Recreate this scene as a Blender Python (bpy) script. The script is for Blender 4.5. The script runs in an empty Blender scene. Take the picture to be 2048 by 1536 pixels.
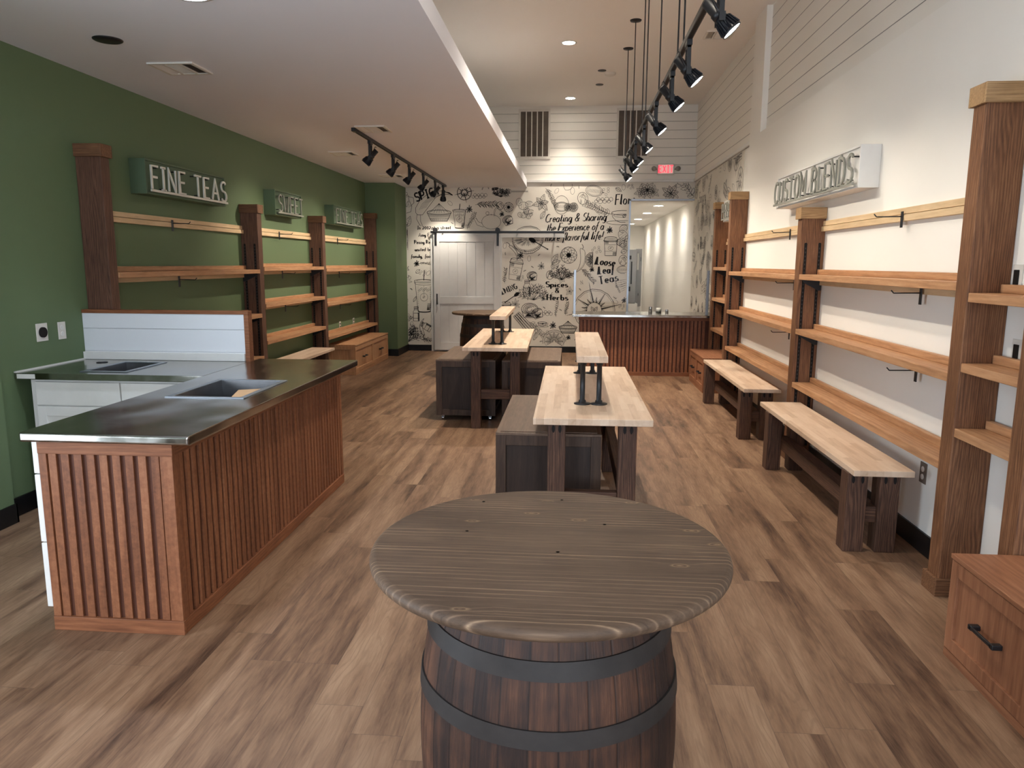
import bpy, math, random
from mathutils import Vector, Matrix
random.seed(7)
SC = bpy.context.scene
COL = SC.collection
PI = math.pi
R = math.radians

# ------------------------------------------------------------------ camera
cam_d = bpy.data.cameras.new('camera')
cam = bpy.data.objects.new('camera', cam_d); COL.objects.link(cam)
cam_d.sensor_width = 36.0; cam_d.sensor_fit = 'HORIZONTAL'
cam_d.lens = 36.0*1479.0/2048.0
cam_d.clip_start = 0.05; cam_d.clip_end = 100
_r = Vector((0.99689, 0.07872, 0.00461)); _u = Vector((-0.01724, 0.16042, 0.98690)); _f = Vector((-0.07695, 0.98390, -0.16128))
cam.matrix_world = Matrix(((_r.x, _u.x, -_f.x, 0), (_r.y, _u.y, -_f.y, 0), (_r.z, _u.z, -_f.z, 1.6), (0, 0, 0, 1)))
SC.camera = cam

# ------------------------------------------------------------------ world, light, exposure
SC.view_settings.view_transform = 'Standard'
SC.view_settings.look = 'None'
SC.view_settings.exposure = 0.92
SC.view_settings.gamma = 1.0
SC.view_settings.use_curve_mapping = False
W = bpy.data.worlds.new('world'); SC.world = W; W.use_nodes = True
bgn = W.node_tree.nodes['Background']
bgn.inputs[0].default_value = (0.78, 0.88, 1.0, 1); bgn.inputs[1].default_value = 7.2
SC.cycles.max_bounces = 8; SC.cycles.diffuse_bounces = 5; SC.cycles.glossy_bounces = 4
SC.cycles.sample_clamp_indirect = 6.0
SC.cycles.use_denoising = True
SC.cycles.caustics_reflective = False; SC.cycles.caustics_refractive = False
# daylight comes in through the shop windows behind the camera (real openings in wall_front) and an added side window
def portal(name, x0, x1, z0, z1, y):
    d = bpy.data.lights.new(name, 'AREA'); d.shape = 'RECTANGLE'; d.size = x1-x0; d.size_y = z1-z0
    d.cycles.is_portal = True
    o = bpy.data.objects.new(name, d); COL.objects.link(o)
    o.location = ((x0+x1)/2, y, (z0+z1)/2); o.rotation_euler = (R(90), 0, 0)
portal('window_daylight', -2.1, -0.9, 0.35, 2.75, -2.62)
pp = bpy.data.lights.new('window_daylight', 'AREA'); pp.shape = 'RECTANGLE'; pp.size = 1.5; pp.size_y = 1.95; pp.cycles.is_portal = True
po = bpy.data.objects.new('window_daylight', pp); COL.objects.link(po); po.location = (-3.50, .95, 1.225); po.rotation_euler = (R(90), 0, R(-90))  # portal of the unseen side window, added for blue glare on the steel
portal('window_daylight', 0.5, 1.9, 0.35, 2.75, -2.62)
WARM = (1.0, 0.90, 0.76)
TRACK_W = 17; DOWN_W = 480; CORR_W = 25

def add_spot(parent, loc, direction, energy, size_deg, blend, color=WARM, rad=0.03):
    d = bpy.data.lights.new('lamp_beam', 'SPOT'); d.energy = energy; d.color = color
    d.spot_size = R(size_deg); d.spot_blend = blend; d.shadow_soft_size = rad
    o = bpy.data.objects.new('lamp_beam', d); COL.objects.link(o)
    o.parent = parent; o.location = Vector(loc)-parent.location
    o.rotation_euler = Vector(direction).to_track_quat('-Z', 'Y').to_euler()
    return o

# ------------------------------------------------------------------ node helpers
class NT:
    def __init__(s, name):
        s.m = bpy.data.materials.new(name); s.m.use_nodes = True
        s.t = s.m.node_tree; s.n = s.t.nodes; s.l = s.t.links
        s.b = s.n['Principled BSDF']
    def new(s, t, **k):
        n = s.n.new(t)
        for a, v in k.items(): setattr(n, a, v)
        return n
    def put(s, sock, v):
        if isinstance(v, bpy.types.NodeSocket): s.l.new(v, sock)
        elif v is not None:
            if isinstance(v, (tuple, list)) and len(v) == 3 and sock.type == 'RGBA': v = (*v, 1)
            sock.default_value = v
    def coord(s, which='Object'):
        return s.new('ShaderNodeTexCoord').outputs[which]
    def math(s, op, a, b=None, c=None):
        n = s.new('ShaderNodeMath', operation=op)
        for i, v in enumerate((a, b, c)):
            if v is not None: s.put(n.inputs[i], v)
        return n.outputs[0]
    def vmath(s, op, a, b=None):
        n = s.new('ShaderNodeVectorMath', operation=op)
        s.put(n.inputs[0], a)
        if b is not None: s.put(n.inputs[1], b)
        return n.outputs[0]
    def sep(s, v):
        n = s.new('ShaderNodeSeparateXYZ'); s.put(n.inputs[0], v); return n.outputs
    def comb(s, x, y, z):
        n = s.new('ShaderNodeCombineXYZ')
        for i, v in enumerate((x, y, z)): s.put(n.inputs[i], v)
        return n.outputs[0]
    def noise(s, v, scale, detail=3, rough=.5, dist=0, dim='3D'):
        n = s.new('ShaderNodeTexNoise', noise_dimensions=dim); s.put(n.inputs['Vector'], v)
        n.inputs['Scale'].default_value = scale; n.inputs['Detail'].default_value = detail
        n.inputs['Roughness'].default_value = rough; n.inputs['Distortion'].default_value = dist
        return n.outputs[0]
    def white(s, v, dim='3D'):
        n = s.new('ShaderNodeTexWhiteNoise', noise_dimensions=dim)
        s.put(n.inputs['W'] if dim == '1D' else n.inputs['Vector'], v); return n.outputs[0]
    def ramp(s, f, stops, interp='LINEAR'):
        n = s.new('ShaderNodeValToRGB'); s.put(n.inputs[0], f); r = n.color_ramp; r.interpolation = interp
        while len(r.elements) < len(stops): r.elements.new(0.5)
        for e, (p, c) in zip(r.elements, stops):
            e.position = p; e.color = (*c, 1) if len(c) == 3 else c
        return n.outputs[0]
    def maprange(s, f, a, b, c=0., d=1.):
        n = s.new('ShaderNodeMapRange'); s.put(n.inputs[0], f)
        for i, v in enumerate((a, b, c, d)): n.inputs[i+1].default_value = v
        return n.outputs[0]
    def mix(s, f, a, b, mode='MIX'):
        n = s.new('ShaderNodeMix', data_type='RGBA', blend_type=mode)
        s.put(n.inputs[0], f); s.put(n.inputs[6], a); s.put(n.inputs[7], b); return n.outputs[2]
    def bump(s, h, strength=.3, dist=.01):
        n = s.new('ShaderNodeBump'); s.put(n.inputs['Height'], h)
        n.inputs['Strength'].default_value = strength; n.inputs['Distance'].default_value = dist
        s.l.new(n.outputs[0], s.b.inputs['Normal'])
    def out(s, color=None, rough=None, metal=None, spec=None, emis=None, estr=None):
        b = s.b
        if color is not None: s.put(b.inputs['Base Color'], color)
        if rough is not None: s.put(b.inputs['Roughness'], rough)
        if metal is not None: b.inputs['Metallic'].default_value = metal
        if spec is not None: b.inputs['Specular IOR Level'].default_value = spec
        if emis is not None:
            s.put(b.inputs['Emission Color'], emis); b.inputs['Emission Strength'].default_value = estr
        return s.m

def sr(r, g, b):
    f = lambda c: (c/255/12.92) if c/255 <= .04045 else ((c/255+.055)/1.055)**2.4
    return (f(r), f(g), f(b))

def plain(name, col, rough=.5, metal=0, spec=.5, noise_amt=.06, nscale=8, bump=0, bscale=200):
    t = NT(name); v = t.coord()
    n = t.noise(v, nscale, 4, .6)
    c2 = tuple(c*(1-noise_amt*2) for c in col); c1 = tuple(min(1, c*(1+noise_amt)) for c in col)
    c = t.ramp(n, [(.3, c2), (.7, c1)])
    if bump: t.bump(t.noise(v, bscale, 3, .6), bump, .002)
    return t.out(c, rough, metal, spec)

def wood(name, dark, mid, light, axis='Z', rough=.55, fine=1.0, knots=0.0, bump=.25, contrast=1.0, band=1.0, spec=.3):
    """stained timber: long stretched grain, cathedral bands, fine pores, optional knots"""
    t = NT(name); v = t.coord()
    oi = t.new('ShaderNodeObjectInfo').outputs['Random']
    off = t.vmath('MULTIPLY', t.comb(oi, oi, oi), (13.7, 7.3, 5.1))
    v = t.vmath('ADD', v, off)
    sc = {'X': (.09, 1, 1), 'Y': (1, .09, 1), 'Z': (1, 1, .09)}[axis]
    g = t.vmath('MULTIPLY', v, sc)
    w = t.noise(g, 7, 3, .5, .6)
    x = t.sep(g)
    cross = {'X': t.math('ADD', x[1], x[2]), 'Y': t.math('ADD', x[0], x[2]), 'Z': t.math('ADD', x[0], x[1])}[axis]
    ph = t.math('ADD', t.math('MULTIPLY', cross, 480*band), t.math('MULTIPLY', w, 80*band))
    rings = t.math('MULTIPLY', t.math('ADD', t.math('SINE', ph), 1.), .5)
    fn = t.noise(g, 90*fine, 5, .65)
    lo = t.noise(v, 2.3, 2, .5)
    f = t.math('ADD', t.math('MULTIPLY', rings, .17*contrast), t.math('MULTIPLY', fn, .6))
    f = t.math('ADD', f, t.math('MULTIPLY', lo, .3))
    c = t.ramp(f, [(.28, dark), (.55, mid), (.86, light)])
    if knots > 0:
        kv = t.vmath('MULTIPLY', v, {'X': (.55, 1, 1), 'Y': (1, .55, 1), 'Z': (1, 1, .55)}[axis])
        vo = t.new('ShaderNodeTexVoronoi'); t.put(vo.inputs['Vector'], kv); vo.inputs['Scale'].default_value = knots
        k = t.maprange(vo.outputs['Distance'], .05, .16, 1, 0)
        c = t.mix(t.math('MULTIPLY', k, .75), c, tuple(a*.45 for a in dark))
    t.bump(f, bump, .004)
    return t.out(c, rough, 0, spec)

# ------------------------------------------------------------------ materials
M = {}
def mat_floor():
    t = NT('vinyl_plank_floor'); v = t.coord(); x, y, z = t.sep(v)
    xs = t.math('DIVIDE', x, .182); ix = t.math('FLOOR', xs)
    rx = t.white(ix, '1D')
    ys = t.math('ADD', t.math('DIVIDE', y, 1.22), t.math('MULTIPLY', rx, 7.31)); iy = t.math('FLOOR', ys)
    pid = t.white(t.comb(ix, iy, 0.))
    fx = t.math('FRACT', xs); fy = t.math('FRACT', ys)
    ex = t.math('MINIMUM', fx, t.math('SUBTRACT', 1., fx)); ey = t.math('MINIMUM', fy, t.math('SUBTRACT', 1., fy))
    seam = t.math('MAXIMUM', t.maprange(ex, 0, .011, 1, 0), t.maprange(ey, 0, .0017, 1, 0))
    o = t.vmath('MULTIPLY', t.comb(pid, pid, pid), (31., 17., 5.))
    g = t.vmath('ADD', t.vmath('MULTIPLY', v, (1., .16, 1.)), o)
    gb = t.vmath('ADD', t.vmath('MULTIPLY', v, (1., .10, 1.)), t.vmath('MULTIPLY', o, (.014, .014, .014)))
    big = t.math('ADD', t.math('MULTIPLY', t.noise(gb, 8.0, 3, .5, .5), .75), t.math('MULTIPLY', t.noise(g, 9, 3, .5, .4), .25))
    mid = t.noise(g, 26, 4, .6, .4)
    fine = t.noise(t.vmath('MULTIPLY', g, (1, .4, 1)), 130, 4, .7)
    f = t.math('ADD', t.math('MULTIPLY', big, .62), t.math('ADD', t.math('MULTIPLY', mid, .25), t.math('MULTIPLY', fine, .22)))
    f = t.math('ADD', f, t.math('MULTIPLY', t.math('SUBTRACT', pid, .5), .05))
    c = t.ramp(f, [(.39, sr(66, 46, 35)), (.47, sr(102, 75, 57)), (.56, sr(132, 102, 79)), (.70, sr(158, 128, 102))])
    # cathedral rings
    w = t.noise(g, 9, 2, .5, .3)
    xg = t.sep(g)[0]
    ph = t.math('ADD', t.math('MULTIPLY', xg, 150), t.math('MULTIPLY', w, 60))
    ring = t.maprange(t.math('SINE', ph), .45, 1, 0, .34)
    c = t.mix(ring, c, sr(112, 86, 66))
    c = t.mix(t.math('MULTIPLY', seam, .6), c, sr(72, 55, 45))
    t.bump(t.math('SUBTRACT', fine, t.math('MULTIPLY', seam, 1.5)), .12, .003)
    return t.out(c, .48, 0, .35)
M['floor'] = mat_floor()

def mat_paint(name, col, rough=.75, bump=.12):
    t = NT(name); v = t.coord()
    n = t.noise(v, 160, 3, .6); n2 = t.noise(v, 1.2, 2)
    c = t.mix(t.maprange(n2, .3, .7, 0, .06), col, tuple(c*.8 for c in col))
    t.bump(n, bump, .002)
    return t.out(c, rough, 0, .3)
M['green'] = mat_paint('green_wall_paint', sr(98, 116, 84), .6)
M['greenbox'] = mat_paint('dark_green_sign_paint', sr(90, 108, 84), .55, .02)
M['white_wall'] = mat_paint('white_wall_paint', sr(241, 238, 231), .8)
M['ceiling'] = mat_paint('ceiling_paint', sr(240, 236, 230), .9)
M['soffit'] = mat_paint('soffit_paint', sr(236, 236, 242), .9)
M['white'] = plain('white_satin_paint', sr(228, 226, 222), .45, 0, .4, .02)
M['white_door'] = plain('barn_door_paint', sr(214, 213, 212), .5, 0, .4, .02)
M['paper'] = mat_paint('mural_paper', sr(230, 224, 213), .8, .02)
M['ink'] = plain('mural_ink', sr(34, 32, 33), .8, 0, .2, .05)
M['ink_grey'] = plain('mural_grey_ink', sr(140, 136, 132), .8, 0, .2, .05)
M['black'] = plain('black_powder_coat', sr(24, 24, 27), .42, 0, .5, .05)
M['lamp_black'] = plain('black_lamp_enamel', sr(32, 33, 38), .38, .2, .5, .05)
M['black_base'] = plain('black_vinyl_base', sr(16, 15, 16), .45, 0, .4, .05)
M['slot'] = plain('dark_slot', sr(22, 17, 15), .7, 0, .3, .1)
M['hoop'] = plain('black_iron_hoop', sr(48, 43, 41), .6, .2, .5, .15, 14, .1, 90)
M['letter'] = plain('brushed_letter_metal', sr(226, 225, 214), .38, .2, .5, .03)
M['letter_grey'] = plain('grey_letter_metal', sr(150, 150, 140), .4, .3, .5, .03)
M['chrome'] = plain('chrome', sr(200, 203, 208), .2, 1, .5, .03)
M['plastic'] = plain('white_plastic', sr(226, 224, 218), .35, 0, .5, .02)
M['grille'] = plain('vent_grille_white', sr(222, 217, 208), .5, 0, .4, .02)
M['grille_dark'] = plain('vent_dark', sr(112, 100, 90), .7, 0, .3, .1)
M['alu'] = plain('brushed_aluminium', sr(168, 174, 182), .38, .9, .5, .03)
M['oven'] = plain('oven_grey_steel', sr(150, 148, 146), .35, .5, .5, .03)
M['card'] = plain('cardboard', sr(176, 142, 108), .8, 0, .2, .04)

def mat_shiplap(name, col, pitch, z0, dk=.30):
    t = NT(name); v = t.coord(); z = t.sep(v)[2]
    f = t.math('FRACT', t.math('DIVIDE', t.math('SUBTRACT', z, z0), pitch))
    e = t.math('MINIMUM', f, t.math('SUBTRACT', 1., f))
    g = t.maprange(e, .012, .028, 1, 0)
    c = t.mix(g, col, tuple(a*dk for a in col))
    t.bump(t.math('MULTIPLY', g, -1.), .6, .01)
    return t.out(c, .55, 0, .35)
M['shiplap'] = mat_shiplap('white_shiplap', sr(236, 232, 224), .144, .121)
M['shiplap_counter'] = mat_shiplap('white_shiplap_panel', sr(226, 228, 232), .16, .965-.0, .86)

def mat_steel():
    t = NT('stainless_steel_top'); v = t.coord()
    n = t.noise(t.vmath('MULTIPLY', v, (1., .7, 1.)), 3.0, 1, .4)
    s = t.noise(t.vmath('MULTIPLY', v, (1., 60., 1.)), 14, 3, .6)
    t.bump(n, .16, .08)
    return t.out(t.ramp(s, [(.3, sr(150, 147, 142)), (.7, sr(178, 175, 170))]), t.maprange(s, .3, .7, .14, .24), 1)
M['steel'] = mat_steel()
M['basin'] = plain('sink_basin_steel', sr(96, 96, 98), .3, .9, .5, .1)

POST = (sr(58, 38, 30), sr(96, 67, 52), sr(130, 96, 76))
M['post'] = wood('post_dark_fir', *POST, 'Z', .6, 1.0, 0, .35)
M['post_x'] = wood('post_dark_fir_cross', *POST, 'X', .6, 1.0, 0, .35)
POSTR = (sr(72, 45, 31), sr(118, 80, 55), sr(160, 116, 82))
M['postr'] = wood('post_tan_fir', *POSTR, 'Z', .6, 1.0, 0, .35)
M['postr_x'] = wood('post_tan_fir_cap', sr(120, 92, 62), sr(164, 130, 92), sr(196, 162, 120), 'X', .6, 1.0, 0, .3)
M['cap_dark'] = wood('post_cap_dark', sr(74, 50, 36), sr(112, 78, 54), sr(150, 110, 78), 'X', .6, 1, 0, .3)
SH = (sr(150, 106, 74), sr(184, 138, 100), sr(206, 164, 126))
M['shelf'] = wood('shelf_fir_stained', *SH, 'Y', .5, .8, 0, .15, .8, .35)
M['rail'] = wood('cleat_pine', sr(196, 166, 126), sr(220, 192, 152), sr(234, 210, 174), 'Y', .55, .7, 0, .1, .5, .3)
LEG = (sr(44, 30, 24), sr(78, 54, 42), sr(116, 84, 66))
M['leg'] = wood('leg_dark_fir', *LEG, 'Z', .6, 1, 0, .35, 1.2)
M['leg_x'] = wood('crossbar_dark_fir', *LEG, 'X', .6, 1, 0, .35, 1.2)
M['leg_y'] = wood('beam_dark_fir', *LEG, 'Y', .6, 1, 0, .35, 1.2)
CART = (sr(46, 34, 27), sr(76, 58, 47), sr(104, 82, 67))
M['cart'] = wood('cart_walnut_stain', *CART, 'Z', .5, .8, 0, .1, .4, .15)
M['cart_panel_shade'] = wood('cart_walnut_panel_shade', sr(36, 26, 22), sr(56, 42, 35), sr(80, 62, 52), 'Z', .5, .8, 0, .1, .4, .15)  # darker panel stain, with shade of the frame recess put into the colour
M['cart_top'] = wood('cart_walnut_top', sr(84, 66, 54), sr(110, 89, 74), sr(134, 111, 94), 'Y', .45, .8, 0, .1, .4, .15)
DR = (sr(114, 72, 50), sr(148, 100, 72), sr(176, 128, 96))
M['drawer'] = wood('drawer_cherry', *DR, 'Z', .5, .8, 0, .12, .5, .2)
M['drawer_y'] = wood('drawer_cherry_top', *DR, 'Y', .5, .8, 0, .12, .7, .35)
M['drawer_l'] = wood('drawer_lit_tone', *SH, 'Z', .5, .8, 0, .12, .6, .3)  # left bench only: the light falling on it is put into a paler tone
M['drawer_lit_y'] = wood('drawer_lit_tone_top', *SH, 'Y', .5, .8, 0, .12, .6, .3)
SL = (sr(98, 58, 38), sr(138, 87, 58), sr(170, 116, 82))
def mat_slat():
    t = NT('counter_slat_wood'); v = t.coord(); x, y, z = t.sep(v)
    i = t.math('FLOOR', t.math('DIVIDE', t.math('ADD', x, y), .055)); r = t.white(i, '1D')
    g = t.vmath('ADD', t.vmath('MULTIPLY', v, (1, 1, .09)), t.comb(t.math('MULTIPLY', r, 9.), r, 0.))
    f = t.math('ADD', t.math('MULTIPLY', t.noise(g, 22, 4, .6, .5), .5), t.math('MULTIPLY', t.noise(v, 45, 4, .7), .35))
    f = t.math('ADD', f, t.math('MULTIPLY', t.math('SUBTRACT', r, .5), .10))
    c = t.ramp(f, [(.25, SL[0]), (.45, SL[1]), (.66, SL[2])])
    t.bump(f, .1, .003)
    return t.out(c, .5, 0, .35)
M['slat'] = mat_slat()
M['slat_trim'] = wood('counter_trim_wood', *SL, 'X', .5, .8, 0, .1, .6, .6)
M['slat_trim_y'] = wood('counter_trim_wood_long', *SL, 'Y', .5, .8, 0, .1, .6, .6)
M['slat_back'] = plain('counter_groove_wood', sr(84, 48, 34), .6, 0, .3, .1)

def mat_butcher(name, tint=(1, 1, 1)):
    t = NT(name); v = t.coord(); x, y, z = t.sep(v)
    ix = t.math('FLOOR', t.math('DIVIDE', t.math('ADD', x, 5.), .042)); rx = t.white(ix, '1D')
    iy = t.math('FLOOR', t.math('ADD', t.math('DIVIDE', y, .42), t.math('MULTIPLY', rx, 5.3)))
    r = t.white(t.comb(ix, iy, 0.))
    g = t.vmath('ADD', t.vmath('MULTIPLY', v, (1, .12, 1)), t.comb(t.math('MULTIPLY', r, 9.), r, 0.))
    f = t.math('ADD', t.math('MULTIPLY', t.noise(g, 30, 4, .6, .4), .55), t.math('MULTIPLY', r, .33))
    c = t.ramp(f, [(.2, sr(186, 156, 130)), (.38, sr(205, 178, 153)), (.6, sr(217, 193, 170)), (.8, sr(225, 205, 185))])
    n3 = t.noise(t.vmath('MULTIPLY', v, (1, .3, 1)), 6, 3, .6)
    c = t.mix(t.maprange(n3, .62, .78, 0, .4), c, sr(186, 150, 122))
    return t.out(c, .42, 0, .35)
M['butcher'] = mat_butcher('butcher_block_maple')

def mat_barrel_top():
    t = NT('barrel_top_weathered_pine'); v = t.coord(); x, y, z = t.sep(v)
    iy = t.math('FLOOR', t.math('DIVIDE', t.math('ADD', y, 3.), .118)); r = t.white(iy, '1D')
    fy = t.math('FRACT', t.math('DIVIDE', t.math('ADD', y, 3.), .118)); e = t.math('MINIMUM', fy, t.math('SUBTRACT', 1., fy))
    # knots: the grain bends round them
    kv = t.vmath('ADD', t.vmath('MULTIPLY', v, (.75, 1.5, 1.)), t.comb(t.math('MULTIPLY', r, 3.), 0., 0.))
    vo = t.new('ShaderNodeTexVoronoi', voronoi_dimensions='2D'); t.put(vo.inputs['Vector'], kv); vo.inputs['Scale'].default_value = 5.2
    kd = t.math('ADD', vo.outputs['Distance'], t.math('MULTIPLY', t.math('SUBTRACT', t.noise(v, 22, 2), .5), .09)); kr = t.sep(vo.outputs['Color'])[0]
    near = t.math('MULTIPLY', t.maprange(kd, .0, .42, 1, 0), t.maprange(kr, .35, .6, 0, 1))
    bend = t.math('MULTIPLY', t.math('POWER', near, 2.), .45)
    g = t.vmath('ADD', t.vmath('MULTIPLY', v, (.06, 1, 1)), t.comb(t.math('MULTIPLY', r, 11.), r, 0.))
    w = t.noise(g, 5, 2, .5, .3)
    ph = t.math('ADD', t.math('MULTIPLY', y, 330), t.math('ADD', t.math('MULTIPLY', w, 26), t.math('MULTIPLY', bend, 14)))
    ring = t.math('MULTIPLY', t.math('ADD', t.math('SINE', ph), 1.), .5)
    ring = t.math('MULTIPLY', t.math('POWER', ring, 7.), t.maprange(t.noise(t.vmath('MULTIPLY', g, (1.5, 1, 1)), 14, 2, .5), .42, .66, 0, 1))
    fine = t.noise(g, 120, 4, .7)
    f = t.math('ADD', t.math('MULTIPLY', ring, .36), t.math('ADD', t.math('MULTIPLY', fine, .42), t.math('MULTIPLY', t.noise(v, 4, 3), .34)))
    f = t.math('ADD', f, t.math('MULTIPLY', t.math('SUBTRACT', r, .5), .08))
    c = t.ramp(f, [(.2, sr(66, 51, 40)), (.42, sr(98, 78, 62)), (.60, sr(124, 101, 81)), (.84, sr(176, 150, 120))])
    k = t.math('MULTIPLY', t.maprange(kd, .05, .11, 1, 0), t.maprange(kr, .45, .6, 0, 1))
    kc = t.ramp(t.math('FRACT', t.math('MULTIPLY', kd, 17.)), [(.2, sr(160, 134, 104)), (.7, sr(92, 68, 52))])
    c = t.mix(t.math('MULTIPLY', k, .7), c, kc)
    c = t.mix(t.math('MULTIPLY', t.maprange(e, 0, .012, 1, 0), .6), c, sr(60, 46, 36))
    t.bump(f, .3, .004)
    return t.out(c, .58, 0, .3)
M['barrel_top'] = mat_barrel_top()

def mat_stave():
    t = NT('barrel_oak_staves'); v = t.coord(); x, y, z = t.sep(v)
    a = t.math('DIVIDE', t.math('ARCTAN2', y, x), 2*PI/30.); i = t.math('FLOOR', a)
    f = t.math('FRACT', a); e = t.math('MINIMUM', f, t.math('SUBTRACT', 1., f))
    r = t.white(i, '1D')
    g = t.comb(t.math('MULTIPLY', a, .35), t.math('MULTIPLY', z, .5), t.math('MULTIPLY', r, 9.))
    n = t.noise(g, 8, 5, .65, .4); n2 = t.noise(v, 5, 3, .6)
    n3 = t.noise(t.comb(t.math('MULTIPLY', a, 2.), t.math('MULTIPLY', z, 1.2), r), 9, 4, .7)
    q = t.math('ADD', t.math('MULTIPLY', n, .45), t.math('ADD', t.math('MULTIPLY', n2, .5), t.math('MULTIPLY', n3, .25)))
    q = t.math('ADD', q, t.math('MULTIPLY', t.math('SUBTRACT', r, .5), .12))
    c = t.ramp(q, [(.40, sr(24, 18, 18)), (.54, sr(48, 33, 28)), (.68, sr(78, 51, 38)), (.88, sr(122, 82, 60))])
    c = t.mix(t.math('MULTIPLY', t.maprange(e, .0, .05, 1, 0), .85), c, sr(22, 16, 15))
    t.bump(t.math('SUBTRACT', n3, t.maprange(e, 0, .07, 1, 0)), .35, .006)
    return t.out(c, .55, 0, .35)
M['stave'] = mat_stave()

def emis(name, col, strength, base=(.8, .8, .8)):
    t = NT(name); n = t.noise(t.coord(), 20, 1); c = t.mix(t.math('MULTIPLY', n, .02), col, base)
    return t.out(base, .5, 0, .3, c, strength)
M['lens'] = emis('warm_lamp_lens', (1.0, .93, .80), 25)
M['lens_cool'] = emis('cool_lamp_lens', (.75, .88, 1.0), 20)
M['exit'] = emis('exit_red_glow', (1.0, .05, .08), .9, (.6, .05, .06))
M['exit_face'] = emis('exit_pink_face', (1.0, .45, .42), .25, (.75, .6, .55))
def mat_glass():
    t = NT('clear_guard_glass'); t.b.inputs['Transmission Weight'].default_value = 1; t.b.inputs['IOR'].default_value = 1.1
    n = t.noise(t.coord(), 3, 1)
    return t.out(t.ramp(n, [(0, (.96, .97, .98)), (1, (.99, 1, 1))]), .0)
M['glass'] = mat_glass()

# ------------------------------------------------------------------ geometry helpers
def tag(o, label=None, cat=None, group=None, kind=None):
    if label: o['label'] = label
    if cat: o['category'] = cat
    if group: o['group'] = group
    if kind: o['kind'] = kind
    return o
def thing(name, label, cat, loc=(0, 0, 0), group=None):
    o = bpy.data.objects.new(name, None); COL.objects.link(o); o.empty_display_size = .1
    o.location = loc
    return tag(o, label, cat, group)
def wloc(o):
    v = Vector((0, 0, 0))
    while o: v += o.location; o = o.parent
    return v

class MB:
    def __init__(s): s.v = []; s.f = []; s.mi = []; s.sm = []
    def add(s, vs, fs, mi=0, smooth=False):
        b = len(s.v); s.v += [tuple(p) for p in vs]
        for f in fs: s.f.append([b+i for i in f]); s.mi.append(mi); s.sm.append(smooth)
        return s
    def box(s, x0, x1, y0, y1, z0, z1, mi=0):
        x0, x1 = sorted((x0, x1)); y0, y1 = sorted((y0, y1)); z0, z1 = sorted((z0, z1))
        v = [(x0, y0, z0), (x1, y0, z0), (x1, y1, z0), (x0, y1, z0), (x0, y0, z1), (x1, y0, z1), (x1, y1, z1), (x0, y1, z1)]
        return s.add(v, [(0, 3, 2, 1), (4, 5, 6, 7), (0, 1, 5, 4), (1, 2, 6, 5), (2, 3, 7, 6), (3, 0, 4, 7)], mi)
    def prism(s, poly, axis, a, b, mi=0):
        """poly in the two other axes (order x,y,z without axis), extruded a..b"""
        n = len(poly)
        def P(p, t): return {'x': (t, p[0], p[1]), 'y': (p[0], t, p[1]), 'z': (p[0], p[1], t)}[axis]
        v = [P(p, a) for p in poly]+[P(p, b) for p in poly]
        f = [tuple(range(n))[::-1], tuple(range(n, 2*n))]+[(i, (i+1) % n, n+(i+1) % n, n+i) for i in range(n)]
        return s.add(v, f, mi)
    def cyl(s, p0, p1, r0, r1=None, n=16, mi=0, caps=True, smooth=True):
        r1 = r0 if r1 is None else r1
        p0, p1 = Vector(p0), Vector(p1); d = (p1-p0).normalized()
        u = d.cross(Vector((0, 0, 1)) if abs(d.z) < .9 else Vector((1, 0, 0))).normalized(); w = d.cross(u)
        v = []
        for p, r in ((p0, r0), (p1, r1)):
            for i in range(n):
                a = 2*PI*i/n; v.append(p+u*math.cos(a)*r+w*math.sin(a)*r)
        s.add(v, [(i, (i+1) % n, n+(i+1) % n, n+i) for i in range(n)], mi, smooth)
        if caps:
            s.add(v[:n], [tuple(range(n))[::-1]], mi); s.add(v[n:], [tuple(range(n))], mi)
        return s
    def lathe(s, prof, c=(0, 0, 0), n=48, mi=0, axis=None, smooth=True, closed=False, hard=False):
        if hard:
            for a, b in zip(prof, prof[1:]+prof[:1] if closed else prof[1:]):
                if a != b: s.lathe([a, b], c, n, mi, axis, smooth, False, None)
            return s
        c = Vector(c); d = Vector(axis or (0, 0, 1)).normalized()
        u = d.cross(Vector((0, 0, 1)) if abs(d.z) < .9 else Vector((1, 0, 0))).normalized(); w = d.cross(u)
        v = []
        for r, h in prof:
            for i in range(n):
                a = 2*PI*i/n; v.append(c+d*h+u*math.cos(a)*r+w*math.sin(a)*r)
        f = []
        m = len(prof)
        for k in range(m if closed else m-1):
            k2 = (k+1) % m
            for i in range(n): f.append((k*n+i, k*n+(i+1) % n, k2*n+(i+1) % n, k2*n+i))
        s.add(v, f, mi, smooth)
        if not closed and hard is not None:
            if prof[0][0] > 1e-5: s.add(v[:n], [tuple(range(n))[::-1]], mi)
            if prof[-1][0] > 1e-5: s.add(v[-n:], [tuple(range(n))], mi)
        return s
    def tube(s, pts, r, n=8, mi=0):
        for a, b in zip(pts, pts[1:]): s.cyl(a, b, r, n=n, mi=mi)
        return s
    def build(s, name, mats, parent=None, bevel=0, label=None, seg=2):
        if not isinstance(mats, (list, tuple)): mats = [mats]
        me = bpy.data.meshes.new(name)
        o = wloc(parent) if parent else Vector((0, 0, 0))
        me.from_pydata([(p[0]-o.x, p[1]-o.y, p[2]-o.z) for p in s.v], [], s.f)
        for m in mats: me.materials.append(m)
        me.polygons.foreach_set('material_index', s.mi); me.polygons.foreach_set('use_smooth', s.sm)
        me.update()
        ob = bpy.data.objects.new(name, me); COL.objects.link(ob)
        if parent: ob.parent = parent
        if bevel:
            b = ob.modifiers.new('bevel', 'BEVEL'); b.width = bevel; b.segments = seg; b.limit_method = 'ANGLE'; b.angle_limit = R(40)
        if label: ob['label'] = label
        return ob
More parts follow.
